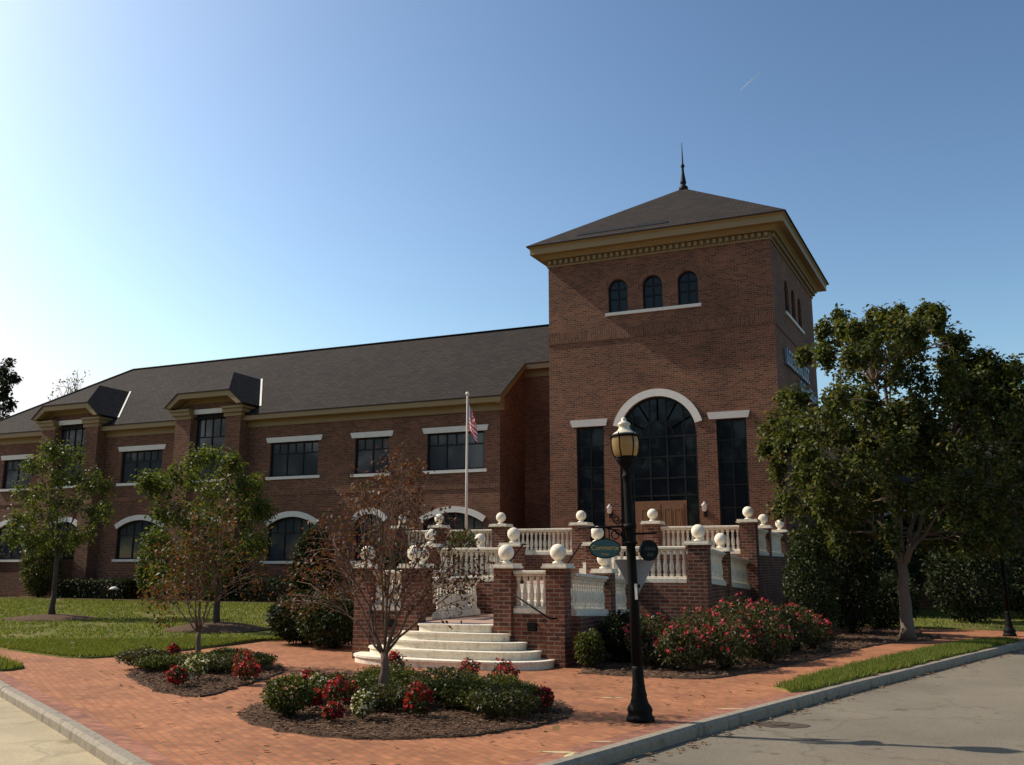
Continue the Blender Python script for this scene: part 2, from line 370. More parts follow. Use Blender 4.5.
def mound(cx, cy, rx, ry, h, base):
    pl = [(cx + rx * math.cos(a) * (1 + .12 * noise.noise((math.cos(a) * 2, math.sin(a) * 2, cx))), cy + ry * math.sin(a) * (1 + .12 * noise.noise((math.cos(a) * 2, math.sin(a) * 2, cy)))) for a in np.linspace(0, 2 * math.pi, 28, endpoint=False)]
    return kind(sheet('mulch_ring', pl, M['mulch'], lambda x, y: base + h * max(0, 1 - ((x - cx) / rx) ** 2 - ((y - cy) / ry) ** 2) + .02 * noise.noise((x * 4, y * 4, 0)), .35, base - .03))
mound(-25.3, 22.1, 1.7, 1.2, .14, .10); mound(-17.2, 20.25, 1.5, 1.2, .2, .085)
bedL = [(-47, 34.9), (-47, 32.6), (-30, 32.4), (-16, 32.6), (-15.3, 26), (-11.3, 25.3), (-11.3, 21.0), (-14.6, 22), (-15.9, 30.6), (-30, 31), (-50, 31.2), (-50, 34.9)]
# dark planting strip under the long wall
kind(sheet('planting_bed', [(-47.5, 34.75), (-47.5, 32.9), (-30, 32.7), (-15.4, 32.9), (-15.3, 34.75)], M['mulch'], lambda x, y: .24, 1.5))

# grass blades: uncountable, one mesh per sheet
def blades(name, poly, n, h, wd, zf, excl=()):
    p = sample(poly, n)
    if name == 'grass' and n > 30000: p = p[np.array([noise.noise((a * .55, b * .55, 4)) + .5 * noise.noise((a * 1.7, b * 1.7, 2)) for a, b in p]) > -.38]
    for cx, cy, r in excl: p = p[np.hypot(p[:, 0] - cx, p[:, 1] - cy) > r]
    n = len(p); z = zf(p[:, 0], p[:, 1]); a = rng.uniform(0, np.pi, n); hh = h * rng.uniform(.5, 1.3, n)
    ww = wd * rng.uniform(.6, 1.3, n); ln = rng.normal(0, .35, (n, 2)) * hh[:, None]
    v = np.empty((n, 3, 3)); dx, dy = np.cos(a) * ww, np.sin(a) * ww
    v[:, 0] = np.stack([p[:, 0] - dx, p[:, 1] - dy, z], 1); v[:, 1] = np.stack([p[:, 0] + dx, p[:, 1] + dy, z], 1)
    v[:, 2] = np.stack([p[:, 0] + ln[:, 0], p[:, 1] + ln[:, 1], z + hh], 1)
    return rawmesh(name, v.reshape(-1, 3), np.arange(n * 3).reshape(-1, 3), M['grass'])
def rawmesh(name, v, f, m, parent=None, loc=None, link=True):
    me = bpy.data.meshes.new(name); me.vertices.add(len(v)); me.vertices.foreach_set('co', np.ascontiguousarray(v, np.float32).ravel())
    k = f.shape[1]; me.loops.add(f.size); me.loops.foreach_set('vertex_index', np.ascontiguousarray(f, np.int32).ravel())
    me.polygons.add(len(f)); me.polygons.foreach_set('loop_start', np.arange(0, f.size, k, dtype=np.int32))
    me.materials.append(m); me.update(calc_edges=True); me.validate()
    if not link: return me
    o = bpy.data.objects.new(name, me); COL.objects.link(o)
    if parent: o.parent = parent
    if loc: o.location = loc
    return o
kind(blades('grass', lawn_poly, 60000, .06, .018, lawn_z, [(-25.3, 22.1, 1.3), (-17.2, 20.25, 1.2)]), 'stuff', 'short mown grass growing on the lawn before the long brick wing')
kind(blades('grass', [p for p in lawn_poly if p[1] < 20.1] , 40000, .06, .012, lawn_z), 'stuff', 'short mown grass along the front edge of the lawn beside the brick path')
kind(blades('grass', strip, 24000, .085, .008, lambda x, y: x * 0 + .018), 'stuff', 'thick tufty grass on the narrow verge along the kerb')
kind(blades('grass', lawn2, 6000, .10, .012, lambda x, y: x * 0 + .03), 'stuff', 'grass on the small verge at the left edge beside the kerb')
kind(blades('grass', rlawn, 12000, .08, .02, lambda x, y: x * 0 + .04), 'stuff', 'shaded grass under the trees beyond the big street tree')

def chips(name, poly, n, sz, zf, m, label, grow=0):
    p = sample(poly, n); p += rng.normal(0, grow, p.shape) if grow else 0
    n = len(p); a = rng.uniform(0, 2 * np.pi, n); L = sz * rng.uniform(.4, 1.5, n); W_ = L * rng.uniform(.18, .5, n); tl = rng.normal(0, .35, (n, 2))
    z = zf(p[:, 0], p[:, 1]); v = np.empty((n, 4, 3))
    for k, (su, sv) in enumerate(((-1, -1), (1, -1), (1, 1), (-1, 1))):
        u, w_ = su * L / 2, sv * W_ / 2
        v[:, k, 0] = p[:, 0] + np.cos(a) * u - np.sin(a) * w_; v[:, k, 1] = p[:, 1] + np.sin(a) * u + np.cos(a) * w_; v[:, k, 2] = z + .012 + np.abs(tl[:, 0] * u) + tl[:, 1] * w_
    return kind(rawmesh(name, v.reshape(-1, 3), np.arange(n * 4).reshape(-1, 4), m), 'stuff', label)
CH = leafmat('bark_chip', [(0, (.055, .030, .018)), (.6, (.105, .058, .034)), (.9, (.15, .088, .052)), (1, (.20, .13, .08))], 0, .9)
flat_ = lambda h: (lambda x, y: x * 0 + h)
chips('bark_chips', bed1, 14000, .034, flat_(.02), CH, 'loose bark chips covering the left planting bed', .03)
chips('bark_chips', bed2, 22000, .034, flat_(.02), CH, 'loose bark chips covering the centre planting bed', .03)
chips('bark_chips', bed_rose, 9000, .06, flat_(.02), CH, 'loose bark chips under the rose bushes', .03)
FLF = leafmat('fallen_leaf', [(0, (.10, .045, .025)), (.4, (.16, .08, .035)), (.8, (.22, .14, .06)), (1, (.12, .10, .04))], .1, .7)
chips('fallen_leaves', [(-12, 10.6), (-6.6, 7.4), (-4.2, 7.0), (-3.1, 9.6), (-2.3, 13.4), (-1.0, 17), (-3, 15), (-5.4, 15), (-9, 15), (-14, 14)], 420, .06, flat_(.004), FLF, 'fallen leaves scattered over the brick pavement')
chips('fallen_leaves', lawn_poly, 1500, .08, lambda x, y: lawn_z(x, y) + .02, FLF, 'fallen leaves scattered over the lawn')
chips('fallen_leaves', [(-2.9, 8.6), (-2.75, 8.5), (-.85, 15.3), (2.3, 24.9), (2.1, 25), (-1.1, 15.3)], 420, .05, flat_(-.125), FLF, 'leaves and grit gathered in the road gutter by the kerb')

# ------------------------------------------------------------------ the brick building
BLD = tag(empty('office_building', (-8.55, 34, 0)), 'large red brick office building with square tower, arched windows and a long two storey wing', 'building')
BO = Vector((-8.55, 34, 0))
def part(mb, name, m, parent=None):
    par = parent or BLD
    o = mb.obj(name, m, par)
    return o
def world(mb):  # building parts are authored in world metres, parented under the Empty
    mb.v = [(x - BO.x, y - BO.y, z - BO.z) for x, y, z in mb.v]; return mb
def bpart(mb, name, m, parent=None): return part(world(mb), name, m, parent)

def arch_z(hole, x):
    x0, x1, z0, z1, rise = hole
    if rise <= 0: return z1
    hw = (x1 - x0) / 2; Rr = (hw * hw + rise * rise) / (2 * rise); cx = (x0 + x1) / 2
    return z1 - Rr + math.sqrt(max(Rr * Rr - (x - cx) ** 2, 0))
def wall(mb, P, x0, x1, z0, z1, holes, depth=.16, m=0):
    """front skin in the local plane P(x, d, z) (d = depth behind the face) with true openings and reveals; hole = x0,x1,z0,ztop,rise"""
    xs = sorted({x0, x1} | {h[0] for h in holes} | {h[1] for h in holes}); zs = sorted({z0, z1} | {h[2] for h in holes} | {h[3] for h in holes})
    for i in range(len(xs) - 1):
        for j in range(len(zs) - 1):
            cx, cz = (xs[i] + xs[i + 1]) / 2, (zs[j] + zs[j + 1]) / 2
            if any(h[0] < cx < h[1] and h[2] < cz < h[3] for h in holes): continue
            mb.quad(P(xs[i], 0, zs[j]), P(xs[i + 1], 0, zs[j]), P(xs[i + 1], 0, zs[j + 1]), P(xs[i], 0, zs[j + 1]), m)
    for h in holes:
        a, b, c, d, r = h; n = 20 if r > 0 else 1
        X = [a + (b - a) * k / n for k in range(n + 1)]; T = [arch_z(h, x) for x in X]
        if r > 0 and abs(r - (b - a) / 2) < .02: # semicircle: use angles
            X = [(a + b) / 2 - (b - a) / 2 * math.cos(math.pi * k / n) for k in range(n + 1)]; T = [d - r + r * math.sin(math.pi * k / n) for k in range(n + 1)]
        for k in range(n):
            if r > 0: mb.quad(P(X[k], 0, T[k]), P(X[k + 1], 0, T[k + 1]), P(X[k + 1], 0, d), P(X[k], 0, d), m)
            mb.quad(P(X[k], depth, T[k]), P(X[k + 1], depth, T[k + 1]), P(X[k + 1], 0, T[k + 1]), P(X[k], 0, T[k]), m)
        mb.quad(P(a, 0, c), P(a, depth, c), P(a, depth, T[0]), P(a, 0, T[0]), m)
        mb.quad(P(b, depth, c), P(b, 0, c), P(b, 0, T[-1]), P(b, depth, T[-1]), m)
        mb.quad(P(a, 0, c), P(b, 0, c), P(b, depth, c), P(a, depth, c), m)
def lbox(mb, P, x0, x1, d0, d1, z0, z1, m=0):
    mb.add([P(x0, d0, z0), P(x1, d0, z0), P(x1, d1, z0), P(x0, d1, z0), P(x0, d0, z1), P(x1, d0, z1), P(x1, d1, z1), P(x0, d1, z1)],
           [(3, 2, 1, 0), (4, 5, 6, 7), (0, 1, 5, 4), (1, 2, 6, 5), (2, 3, 7, 6), (3, 0, 4, 7)], m)
def arc_pts(h, n=20, grow=0):
    a, b, c, d, r = h
    if r <= 0: return [(a, d), (b, d)]
    hw = (b - a) / 2; Rr = (hw * hw + r * r) / (2 * r); cx = (a + b) / 2; cz = d - Rr
    th = math.asin(min(1, hw / Rr)); 
    if r > hw: th = math.pi - th
    return [(cx + (Rr + grow) * math.sin(-th + 2 * th * k / n), cz + (Rr + grow) * math.cos(-th + 2 * th * k / n)) for k in range(n + 1)]
def window(P, hole, vbars, hbars, transom=None, small=0, gm='glass', fw=.07, depth=.13, spokes=0, door=None):
    """window part: frame mesh; sub-part: pane (all glass of the opening)"""
    a, b, c, d, r = hole; f = MB(); gl = MB(); inset = depth - .03
    A = arc_pts(hole); B = arc_pts((a + fw, b - fw, c + fw, d - fw, max(r - fw * .6, 0) if r > 0 else 0)) if r <= 0 else None
    spring = d - r if r > 0 else d
    # perimeter frame
    lbox(f, P, a + .002, a + fw, inset, inset + .07, c, arch_z(hole, a + fw * .5) if r > 0 else d); lbox(f, P, b - fw, b - .002, inset, inset + .07, c, arch_z(hole, b - fw * .5) if r > 0 else d)
    lbox(f, P, a + fw, b - fw, inset + .001, inset + .069, c + .001, c + fw)
    if r <= 0: lbox(f, P, a + fw, b - fw, inset + .001, inset + .069, d - fw, d - .001)
    else:
        I = arc_pts(hole, 20, -fw)
        for k in range(20):
            q = [A[k], A[k + 1], I[k + 1], I[k]]
            f.add([P(x, inset - .002, z) for x, z in q] + [P(x, inset + .06, z) for x, z in q], [(0, 3, 2, 1), (4, 5, 6, 7), (2, 3, 7, 6), (0, 1, 5, 4)])
    e = .004
    for x in vbars:
        zt = (arch_z(hole, x) if r > 0 else d) - .02
        if transom and small < 0: zt = transom
        lbox(f, P, x - .028, x + .028, inset + .006, inset + .06, c + fw * .6, zt)
    for z in hbars:
        x0, x1 = a + fw * .6, b - fw * .6
        if r > 0 and z > spring:
            hw = (b - a) / 2; Rr = (hw * hw + r * r) / (2 * r); q = math.sqrt(max(Rr * Rr - (z - (d - Rr)) ** 2, 0)); x0, x1 = (a + b) / 2 - q + .03, (a + b) / 2 + q - .03
        lbox(f, P, x0, x1, inset + .010, inset + .056, z - .028, z + .028)
    if small > 0:
        for k in range(1, small):
            x = a + (b - a) * k / small
            if any(abs(x - q) < .1 for q in vbars): continue
            lbox(f, P, x - .024, x + .024, inset + .014, inset + .052, transom, (arch_z(hole, x) if r > 0 else d) - .02)
    if spokes:
        cx, cz, r0, r1 = spokes
        for k in range(24):
            a0, a1 = math.pi * k / 24, math.pi * (k + 1) / 24
            q = [(cx + rr * math.cos(t), cz + rr * math.sin(t)) for rr, t in ((r0 - .025, a0), (r0 - .025, a1), (r0 + .025, a1), (r0 + .025, a0))]
            f.add([P(x, inset + .012, z) for x, z in q] + [P(x, inset + .05, z) for x, z in q], [(0, 1, 2, 3), (0, 4, 5, 1), (3, 2, 6, 7)])
        for k in range(1, 6):
            t = math.pi * k / 6; dx, dz = -math.sin(t) * .025, math.cos(t) * .025
            q = [(cx + r0 * math.cos(t) - dx, cz + r0 * math.sin(t) - dz), (cx + r0 * math.cos(t) + dx, cz + r0 * math.sin(t) + dz), (cx + r1 * math.cos(t) + dx, cz + r1 * math.sin(t) + dz), (cx + r1 * math.cos(t) - dx, cz + r1 * math.sin(t) - dz)]
            f.add([P(x, inset + .016, z) for x, z in q] + [P(x, inset + .05, z) for x, z in q], [(0, 1, 2, 3), (3, 2, 1, 0), (0, 4, 5, 1), (2, 6, 7, 3)])
    fo = bpart(f, 'window', M['frame'])
    poly = [(a, c), (b, c)] + [(x, z) for x, z in (A[::-1] if r > 0 else [(b, d), (a, d)])]
    gl.add([P(x, inset + .045, z) for x, z in poly], [tuple(range(len(poly)))])
    bpart(gl, 'pane', M[gm], fo)
    return fo
def lintel(P, x0, x1, z0, z1, fl=.07, name='lintel'):
    t = MB(); t.add([P(x0 + fl, -.05, z0), P(x1 - fl, -.05, z0), P(x1, -.07, z1), P(x0, -.07, z1), P(x0 + fl, .05, z0), P(x1 - fl, .05, z0), P(x1, .05, z1), P(x0, .05, z1)],
                    [(0, 1, 2, 3), (0, 4, 5, 1), (3, 2, 6, 7), (0, 3, 7, 4), (1, 5, 6, 2)])
    return bpart(t, name, M['lintel'])
def sill(P, x0, x1, z0, z1):
    t = MB(); lbox(t, P, x0, x1, -.07, .08, z0, z1); return bpart(t, 'sill', M['lintel'])
def arch_trim(P, h, th, zcut=None, n=24):
    I = arc_pts(h, n, .01); O = arc_pts(h, n, th); t = MB()
    ks = [k for k in range(n + 1) if zcut is None or I[k][1] >= zcut - .06]
    for k0, k1 in zip(ks, ks[1:]):
        q = [I[k0], O[k0], O[k1], I[k1]]
        t.add([P(x, -.06, z) for x, z in q] + [P(x, .04, z) for x, z in q], [(0, 3, 2, 1), (1, 2, 6, 5), (3, 0, 4, 7)])
    for k, fl in ((ks[0], 1), (ks[-1], 0)):
        q = [P(*(I[k][0], -.06, I[k][1])), P(O[k][0], -.06, O[k][1]), P(O[k][0], .04, O[k][1]), P(I[k][0], .04, I[k][1])]
        t.add(q, [(0, 1, 2, 3) if fl else (3, 2, 1, 0)])
    return bpart(t, 'arch_trim', M['lintel'])

# --- tower
TL, TR, TD = -12.95, -4.15, 8.9
PF = lambda x, d, z: (x, 34 + d, z)                                  # front face
SKX, SKY = .0698, .9976
PS = lambda s, d, z: (TR + SKX * s - SKY * d, 34 + SKY * s + SKX * d, z)  # right face, s = distance from the front corner
PL = lambda s, d, z: (TL + SKX * s + SKY * d, 34 + SKY * s - SKX * d, z)
top_wins = [(-10.43, -9.66, 11.49, 12.83, .385), (-9.04, -8.27, 11.49, 12.83, .385), (-7.66, -6.89, 11.49, 12.83, .385)]
main_w = (-10.11, -7.15, 2.05, 8.03, 1.48)
lw = (-11.84, -10.73, 2.2, 7.03, 0); rw = (-6.42, -5.34, 2.2, 7.02, 0)
side_w = [(2.35, 3.12, 11.45, 12.8, .385), (3.72, 4.49, 11.45, 12.8, .385), (5.1, 5.87, 11.45, 12.8, .385)]
tw = MB()
wall(tw, PF, TL, TR, 0, 13.9, top_wins + [main_w, lw, rw], .18)
wall(tw, PS, 0, TD, 0, 13.9, side_w, .18)
for (a, b) in (((TL, 34), (TL + SKX * TD, 34 + SKY * TD)),):
    tw.quad((*b, 0), (*a, 0), (*a, 13.9), (*b, 13.9))
pb = PL(TD, 0, 0); pc = PS(TD, 0, 0); tw.quad((pc[0], pc[1], 0), (pb[0], pb[1], 0), (pb[0], pb[1], 13.9), (pc[0], pc[1], 13.9))
bpart(tw, 'tower_wall', M['brick'])
bd = MB()
lbox(bd, PF, TL - .03, TR + .03, -.03, .02, 10.42, 10.86); bpart(bd, 'soldier_course', M['brick_band']); bd = MB()
lbox(bd, PS, .02, TD, -.03, .02, 10.42, 10.86)
bpart(bd, 'soldier_course', M['brick_band'])
for h in top_wins:
    window(PF, h, [(h[0] + h[1]) / 2], [12.05, 12.44], gm='glass_dark', fw=.05)
    t = MB(); I = arc_pts((h[0], h[1], h[2], h[3], .385), 16, .005); O = arc_pts(h, 16, .17)
    for k in range(16):
        q = [I[k], O[k], O[k + 1], I[k + 1]]
        t.add([PF(x, -.025, z) for x, z in q] + [PF(x, .03, z) for x, z in q], [(0, 3, 2, 1), (1, 2, 6, 5), (3, 0, 4, 7)])
    bpart(t, 'brick_hood', M['brick_band'])
sill(PF, -10.55, -6.78, 11.36, 11.48)
for h in side_w: window(PS, h, [(h[0] + h[1]) / 2], [12.05, 12.44], gm='glass_dark', fw=.05)
sill(PS, 2.2, 6.02, 11.32, 11.44)
for h in (lw, rw):
    window(PF, h, [(h[0] + h[1]) / 2], [2.95, 3.8, 4.62, 5.45, 6.25], gm='glass_dark')
lintel(PF, -12.08, -10.56, 7.035, 7.30); lintel(PF, -6.73, -5.18, 7.03, 7.28)
window(PF, main_w, [-9.6, -8.95, -8.3, -7.65], [2.95, 3.8, 4.3, 4.95, 5.75], gm='glass_dark', spokes=(-8.63, 6.5, .6, 1.45))
f = MB(); lbox(f, PF, -10.03, -7.23, .105, .15, 6.46, 6.54); bpart(f, 'transom_bar', M['frame'])
arch_trim(PF, main_w, .29, 6.93)
# oak double door in the big arch
dr = MB()
lbox(dr, PF, -9.56, -7.62, .02, .09, 2.03, 4.1)
ddo = bpart(dr, 'door_surround', M['wood'])
for x0 in (-9.42, -8.55):
    lf = MB(); lbox(lf, PF, x0, x0 + .83, -.02, .019, 2.03, 3.98)
    for px in (x0 + .09, x0 + .47):
        for z0, z1 in ((2.2, 2.75), (2.9, 3.8)):
            pass
    d_ = bpart(lf, 'door', M['wood'])
    for px in (x0 + .09, x0 + .47):
        for z0, z1 in ((2.2, 2.75), (2.9, 3.82)):
            pm = MB()
            for u0, u1, w0, w1 in ((0, .27, 0, .035), (0, .27, z1 - z0 - .035, z1 - z0), (0, .035, .036, z1 - z0 - .036), (.235, .27, .036, z1 - z0 - .036)): lbox(pm, PF, px + u0, px + u1, -.05, -.021, z0 + w0, z0 + w1)
            lbox(pm, PF, px + .07, px + .20, -.035, -.021, z0 + .07, z1 - .07); bpart(pm, 'door_panel', M['wood_panel'], d_); hb = MB(); hx = x0 + .77 if x0 < -9 else x0 + .05
    hb.tube([PF(hx, -.08, 2.9), PF(hx, -.08, 3.2)], .015, 6); bpart(hb, 'handle', M['black'], d_)
for x in (-10.5, -6.93):
    sc = MB(); lbox(sc, PF, x - .06, x + .06, -.06, -.003, 3.5, 3.75); sc.tube([PF(x, -.05, 3.7), PF(x, -.16, 3.72), PF(x, -.2, 3.66)], .018, 6)
    so_ = bpart(sc, 'wall_lamp', M['black']); l2 = MB(); l2.lathe([(.02, 0), (.075, .03), (.09, .2), (.12, .22), (.03, .33), (.0, .37)], 8, PF(x, -.2, 3.66)); bpart(l2, 'lantern', M['lintel'], so_)
# cornice: mitred rings stepping outwards
def ring(mb, z0, z1, o0, o1, m=0):
    def cs(o): 
        return [PF(TL - o, -o, 0)[:2], PF(TR + o, -o, 0)[:2], (PS(TD + o, -o, 0)[0], PS(TD + o, -o, 0)[1]), (PL(TD + o, -o, 0)[0], PL(TD + o, -o, 0)[1])]
    lo, hi = cs(o0), cs(o1)
    for i in range(4):
        j = (i + 1) % 4; mb.quad((*lo[i], z0), (*lo[j], z0), (*hi[j], z1), (*hi[i], z1), m)
    return hi
cn = MB()
for z0, z1, o0, o1 in ((13.66, 13.66, -.01, .05), (13.66, 13.74, .05, .05), (13.74, 13.74, .05, .02), (13.74, 13.94, .03, .03), (13.94, 13.94, .03, .22), (13.94, 13.99, .22, .22), (13.99, 14.1, .22, .34), (14.1, 14.1, .34, .58), (14.1, 14.34, .58, .58), (14.34, 14.42, .58, .66), (14.42, 14.42, .66, 0)):
    ring(cn, z0, z1, o0, o1)
CORN = bpart(cn, 'cornice', M['ochre'])
for k in range(37):
    x = TL + .05 + k * (TR - TL - .22) / 36; q = .05 + k * (TD - .22) / 36
    dn = MB(); lbox(dn, PF, x, x + .12, -.17, -.032, 13.745, 13.9); bpart(dn, 'dentil', M['ochre'], CORN)
    dn = MB(); lbox(dn, PS, q, q + .12, -.17, -.032, 13.745, 13.9); bpart(dn, 'dentil', M['ochre'], CORN)
tr_ = MB()
def cs(o): return [PF(TL - o, -o, 0)[:2], PF(TR + o, -o, 0)[:2], PS(TD + o, -o, 0)[:2], PL(TD + o, -o, 0)[:2]]
ap = (-8.24, 38.4, 18.05); e4 = cs(.7)
for i in range(4): tr_.add([(*e4[i], 14.46), (*e4[(i + 1) % 4], 14.46), ap], [(0, 1, 2)])
for i in range(4): j = (i + 1) % 4; tr_.quad((*e4[i], 14.415), (*e4[j], 14.415), (*e4[j], 14.46), (*e4[i], 14.46))
rf = bpart(tr_, 'tower_roof', M['shingle'])
sg = MB(); sg.add([(-11.6, 33.70, 14.70), (-7.9, 33.70, 14.70), (-7.9, 33.85, 14.83), (-11.6, 33.85, 14.83), (-11.6, 33.70, 14.78), (-7.9, 33.70, 14.78), (-7.9, 33.85, 14.9), (-11.6, 33.85, 14.9)], [(0, 1, 5, 4), (4, 5, 6, 7), (1, 2, 6, 5), (3, 0, 4, 7)]); bpart(sg, 'snow_guard', M['frame'], rf)
fn = MB(); fn.lathe([(.22, -.1), (.20, .10), (.11, .18), (.10, .24), (.14, .28), (.125, .38), (.065, .75), (.05, 1.0), (.085, 1.06), (.09, 1.12), (.04, 1.2), (.025, 1.7), (.012, 2.2), (0, 2.25)], 12, (-8.24, 38.4, 18.0)); bpart(fn, 'finial', M['frame'], rf)
# letters on the right face (too small and oblique to read: plain strokes)
def glyph_row(s0, s1, z0, z1, n, seed):
    r = random.Random(seed); t = MB(); wd = (s1 - s0) / n
    for k in range(n):
        a = s0 + k * wd + wd * .1; b = a + wd * .72; v = r.random()
        lbox(t, PS, a, a + wd * .2, -.12, -.02, z0, z1 if v < .75 else z0 + (z1 - z0) * .65)
        if v < .7: lbox(t, PS, a + wd * .2, b, -.12, -.021, z0, z0 + (z1 - z0) * .16)
        if v > .35: lbox(t, PS, a + wd * .2, b, -.12, -.021, z1 - (z1 - z0) * (.16 if v < .75 else .5), z1 - (z1 - z0) * (0 if v < .75 else .35))
        if r.random() > .4: lbox(t, PS, b - wd * .18, b, -.121, -.02, z0 + .02, z0 + (z1 - z0) * .6)
    return bpart(t, 'wall_lettering', M['letter'])
glyph_row(1.45, 6.3, 9.2, 9.82, 11, 3); glyph_row(4.05, 8.3, 8.58, 9.02, 13, 5)

# --- long wing
WL, WR = -47.2, -15.54
PW = lambda x, d, z: (x, 35 + d, z)
PB = lambda x, d, z: (x, 34.4 + d, z)
PBm = lambda x, d, z: (x, 34.62 + d, z)
bays = [(-30.45, 1.97), (-39.35, 1.97)]
U = [(-18.96, -16.27, 5.70, 7.30, 0), (-22.58, -20.83, 5.70, 7.30, 0), (-27.18, -24.52, 5.74, 7.32, 0), (-36.28, -33.63, 5.76, 7.35, 0), (-44.62, -42.6, 5.74, 7.28, 0)]
G = [(-19.1, -16.3, 1.95, 3.92, .42), (-22.45, -21.0, 1.95, 3.94, .34), (-27.1, -24.5, 1.95, 3.90, .4), (-36.2, -33.3, 2.05, 3.92, .42), (-44.6, -42.5, 2.05, 3.9, .4)]
ww = MB()
segs = [WL, -41.32, -37.38, -32.42, -28.48, WR]
for a, b in ((WL, -41.32), (-37.38, -32.42), (-28.48, WR)):
    wall(ww, PW, a, b, 0, 8.6, [h for h in U + G if a < h[0] < b], .16)
ww.quad((WR, 35, 0), (WR, 37.7, 0), (WR, 37.7, 10.6), (WR, 35, 8.75))          # end wall under the rake
ww.quad((WR, 37.7, 0), (-12.6, 37.7, 0), (-12.6, 37.7, 10.6), (WR, 37.7, 10.6))  # link wall set back beside the tower
ww.quad((WL, 47.5, 0), (WL, 35, 0), (WL, 35, 8.6), (WL, 47.5, 8.6)); ww.quad((-12.6, 47.5, 0), (WL, 47.5, 0), (WL, 47.5, 8.6), (-12.6, 47.5, 8.6))
bpart(ww, 'wall', M['brick'])
for a, b in ((WL, -41.33), (-37.37, -32.43), (-28.47, WR + .02)): bnd = MB(); lbox(bnd, PW, a, b, -.025, .02, 4.88, 5.05); bpart(bnd, 'soldier_course', M['brick_band'])
for h in U:
    wdt = h[1] - h[0]; nv = 3 if wdt > 2.2 else 2
    window(PW, h, [h[0] + wdt * k / nv for k in range(1, nv)], [h[3] - .52], transom=h[3] - .52, small=nv * 2)
    lintel(PW, h[0] - .22, h[1] + .22, h[3] + .003, h[3] + .24); sill(PW, h[0] - .15, h[1] + .15, h[2] - .13, h[2] - .002)
for h in G:
    wdt = h[1] - h[0]; nv = 3 if wdt > 2.2 else 2
    window(PW, h, [h[0] + wdt * k / nv for k in range(1, nv)], [3.2], transom=3.2, small=nv * 2)
    arch_trim(PW, h, .26); sill(PW, h[0] - .12, h[1] + .12, h[2] - .12, h[2] - .002)
E4 = math.tan(R(34.68)); EY, EZ = 34.55, 8.68
def rz(y): return EZ + E4 * (y - EY)
for cx, hw in bays:
    b = MB(); hole = (cx - .88, cx + .98, 5.72, 8.86, 0); gh = (cx - .88, cx + .98, 2.05, 3.9, .34)
    x0, x1 = cx - hw + .02, cx + hw - .02
    for s, (p0, p1) in ((0, (x0, cx - 1.0)), (1, (cx + 1.1, x1))):
        b.quad((p0, 34.4, 0), (p1, 34.4, 0), (p1, 34.4, 9.15), (p0, 34.4, 9.15))
        b.quad((p1, 34.4, 0), (p1, 35.2, 0), (p1, 35.2, 9.15), (p1, 34.4, 9.15)); b.quad((p0, 35.2, 0), (p0, 34.4, 0), (p0, 34.4, 9.15), (p0, 35.2, 9.15))
        b.quad((p0, 34.4, 9.15), (p1, 34.4, 9.15), (p1, 35.2, 9.15), (p0, 35.2, 9.15))
    wall(b, PBm, cx - 1.0, cx + 1.1, 0, 9.6, [hole, gh], .16)
    b.add([(cx - 1.9, 34.618, 9.15), (cx + 1.9, 34.618, 9.15), (cx + 1.45, 34.618, 9.7), (cx - 1.45, 34.618, 9.7)], [(0, 1, 2, 3)])
    bpart(b, 'bay_wall', M['brick'])
    window(PBm, hole, [cx + .05], [7.75], transom=7.75, small=4); window(PBm, gh, [cx + .05], [3.2], transom=3.2, small=4)
    lintel(PBm, cx - 1.08, cx + 1.18, 8.865, 9.09); sill(PBm, cx - .98, cx + 1.08, 5.6, 5.718); arch_trim(PBm, gh, .26)
    # ochre clipped-gable trim and caps
    t = MB(); pr_ = [(-2.3, 9.16), (-1.55, 9.80), (1.55, 9.80), (2.3, 9.16)]; lo = [(-1.98, 9.14), (-1.42, 9.55), (1.42, 9.55), (1.98, 9.14)]
    for k in range(3):
        q = [(cx + pr_[k][0], pr_[k][1]), (cx + pr_[k + 1][0], pr_[k + 1][1]), (cx + lo[k + 1][0], lo[k + 1][1]), (cx + lo[k][0], lo[k][1])]
        t.add([(x, 34.0, z) for x, z in q] + [(x, 34.1, z) for x, z in q] , [(0, 3, 2, 1), (0, 1, 5, 4), (2, 3, 7, 6)])
        q2 = [q[3], q[2]]   # soffit back to the wall
        t.quad((q2[0][0], 34.05, q2[0][1] + .03), (q2[1][0], 34.05, q2[1][1] + .03), (q2[1][0], 34.64, q2[1][1] + .03), (q2[0][0], 34.64, q2[0][1] + .03))
        t.quad((q2[1][0], 34.612, q2[1][1] - .16), (q2[0][0], 34.612, q2[0][1] - .16), (q2[0][0], 34.612, q2[0][1] + .03), (q2[1][0], 34.612, q2[1][1] + .03))
    for s in (-1, 1):
        for z0, z1, o in ((8.62, 8.8, .04), (8.8, 8.98, .16), (8.98, 9.08, .24)):
            xa, xb = sorted((cx + s * .98, cx + s * (hw + o))); t.box(xa, xb, 34.4 - o, 35.1, z0, z1)
        xa = cx + s * 2.27; t.add([(xa, 34.0, 9.12), (xa, 35.4, 9.12), (xa - s * .3, 35.4, 9.12), (xa - s * .3, 34.0, 9.12)], [(0, 1, 2, 3) if s < 0 else (3, 2, 1, 0)])
    bpart(t, 'bay_cornice', M['ochre'])
    # dormer roof: two steep side planes, a clipped front plane
    d = MB(); pk = 11.17; yb = EY + (pk - EZ) / E4; ye = EY + (9.19 - EZ) / E4
    A = (cx - 2.33, 33.95, 9.16); B = (cx - 1.55, 33.95, 9.84); C = (cx + 1.55, 33.95, 9.84); D = (cx + 2.33, 33.95, 9.16); P1 = (cx, 36.06, pk); P2 = (cx, yb + .02, pk)
    EL_ = (cx - 2.33, ye + .1, 9.16); ER = (cx + 2.33, ye + .1, 9.16)
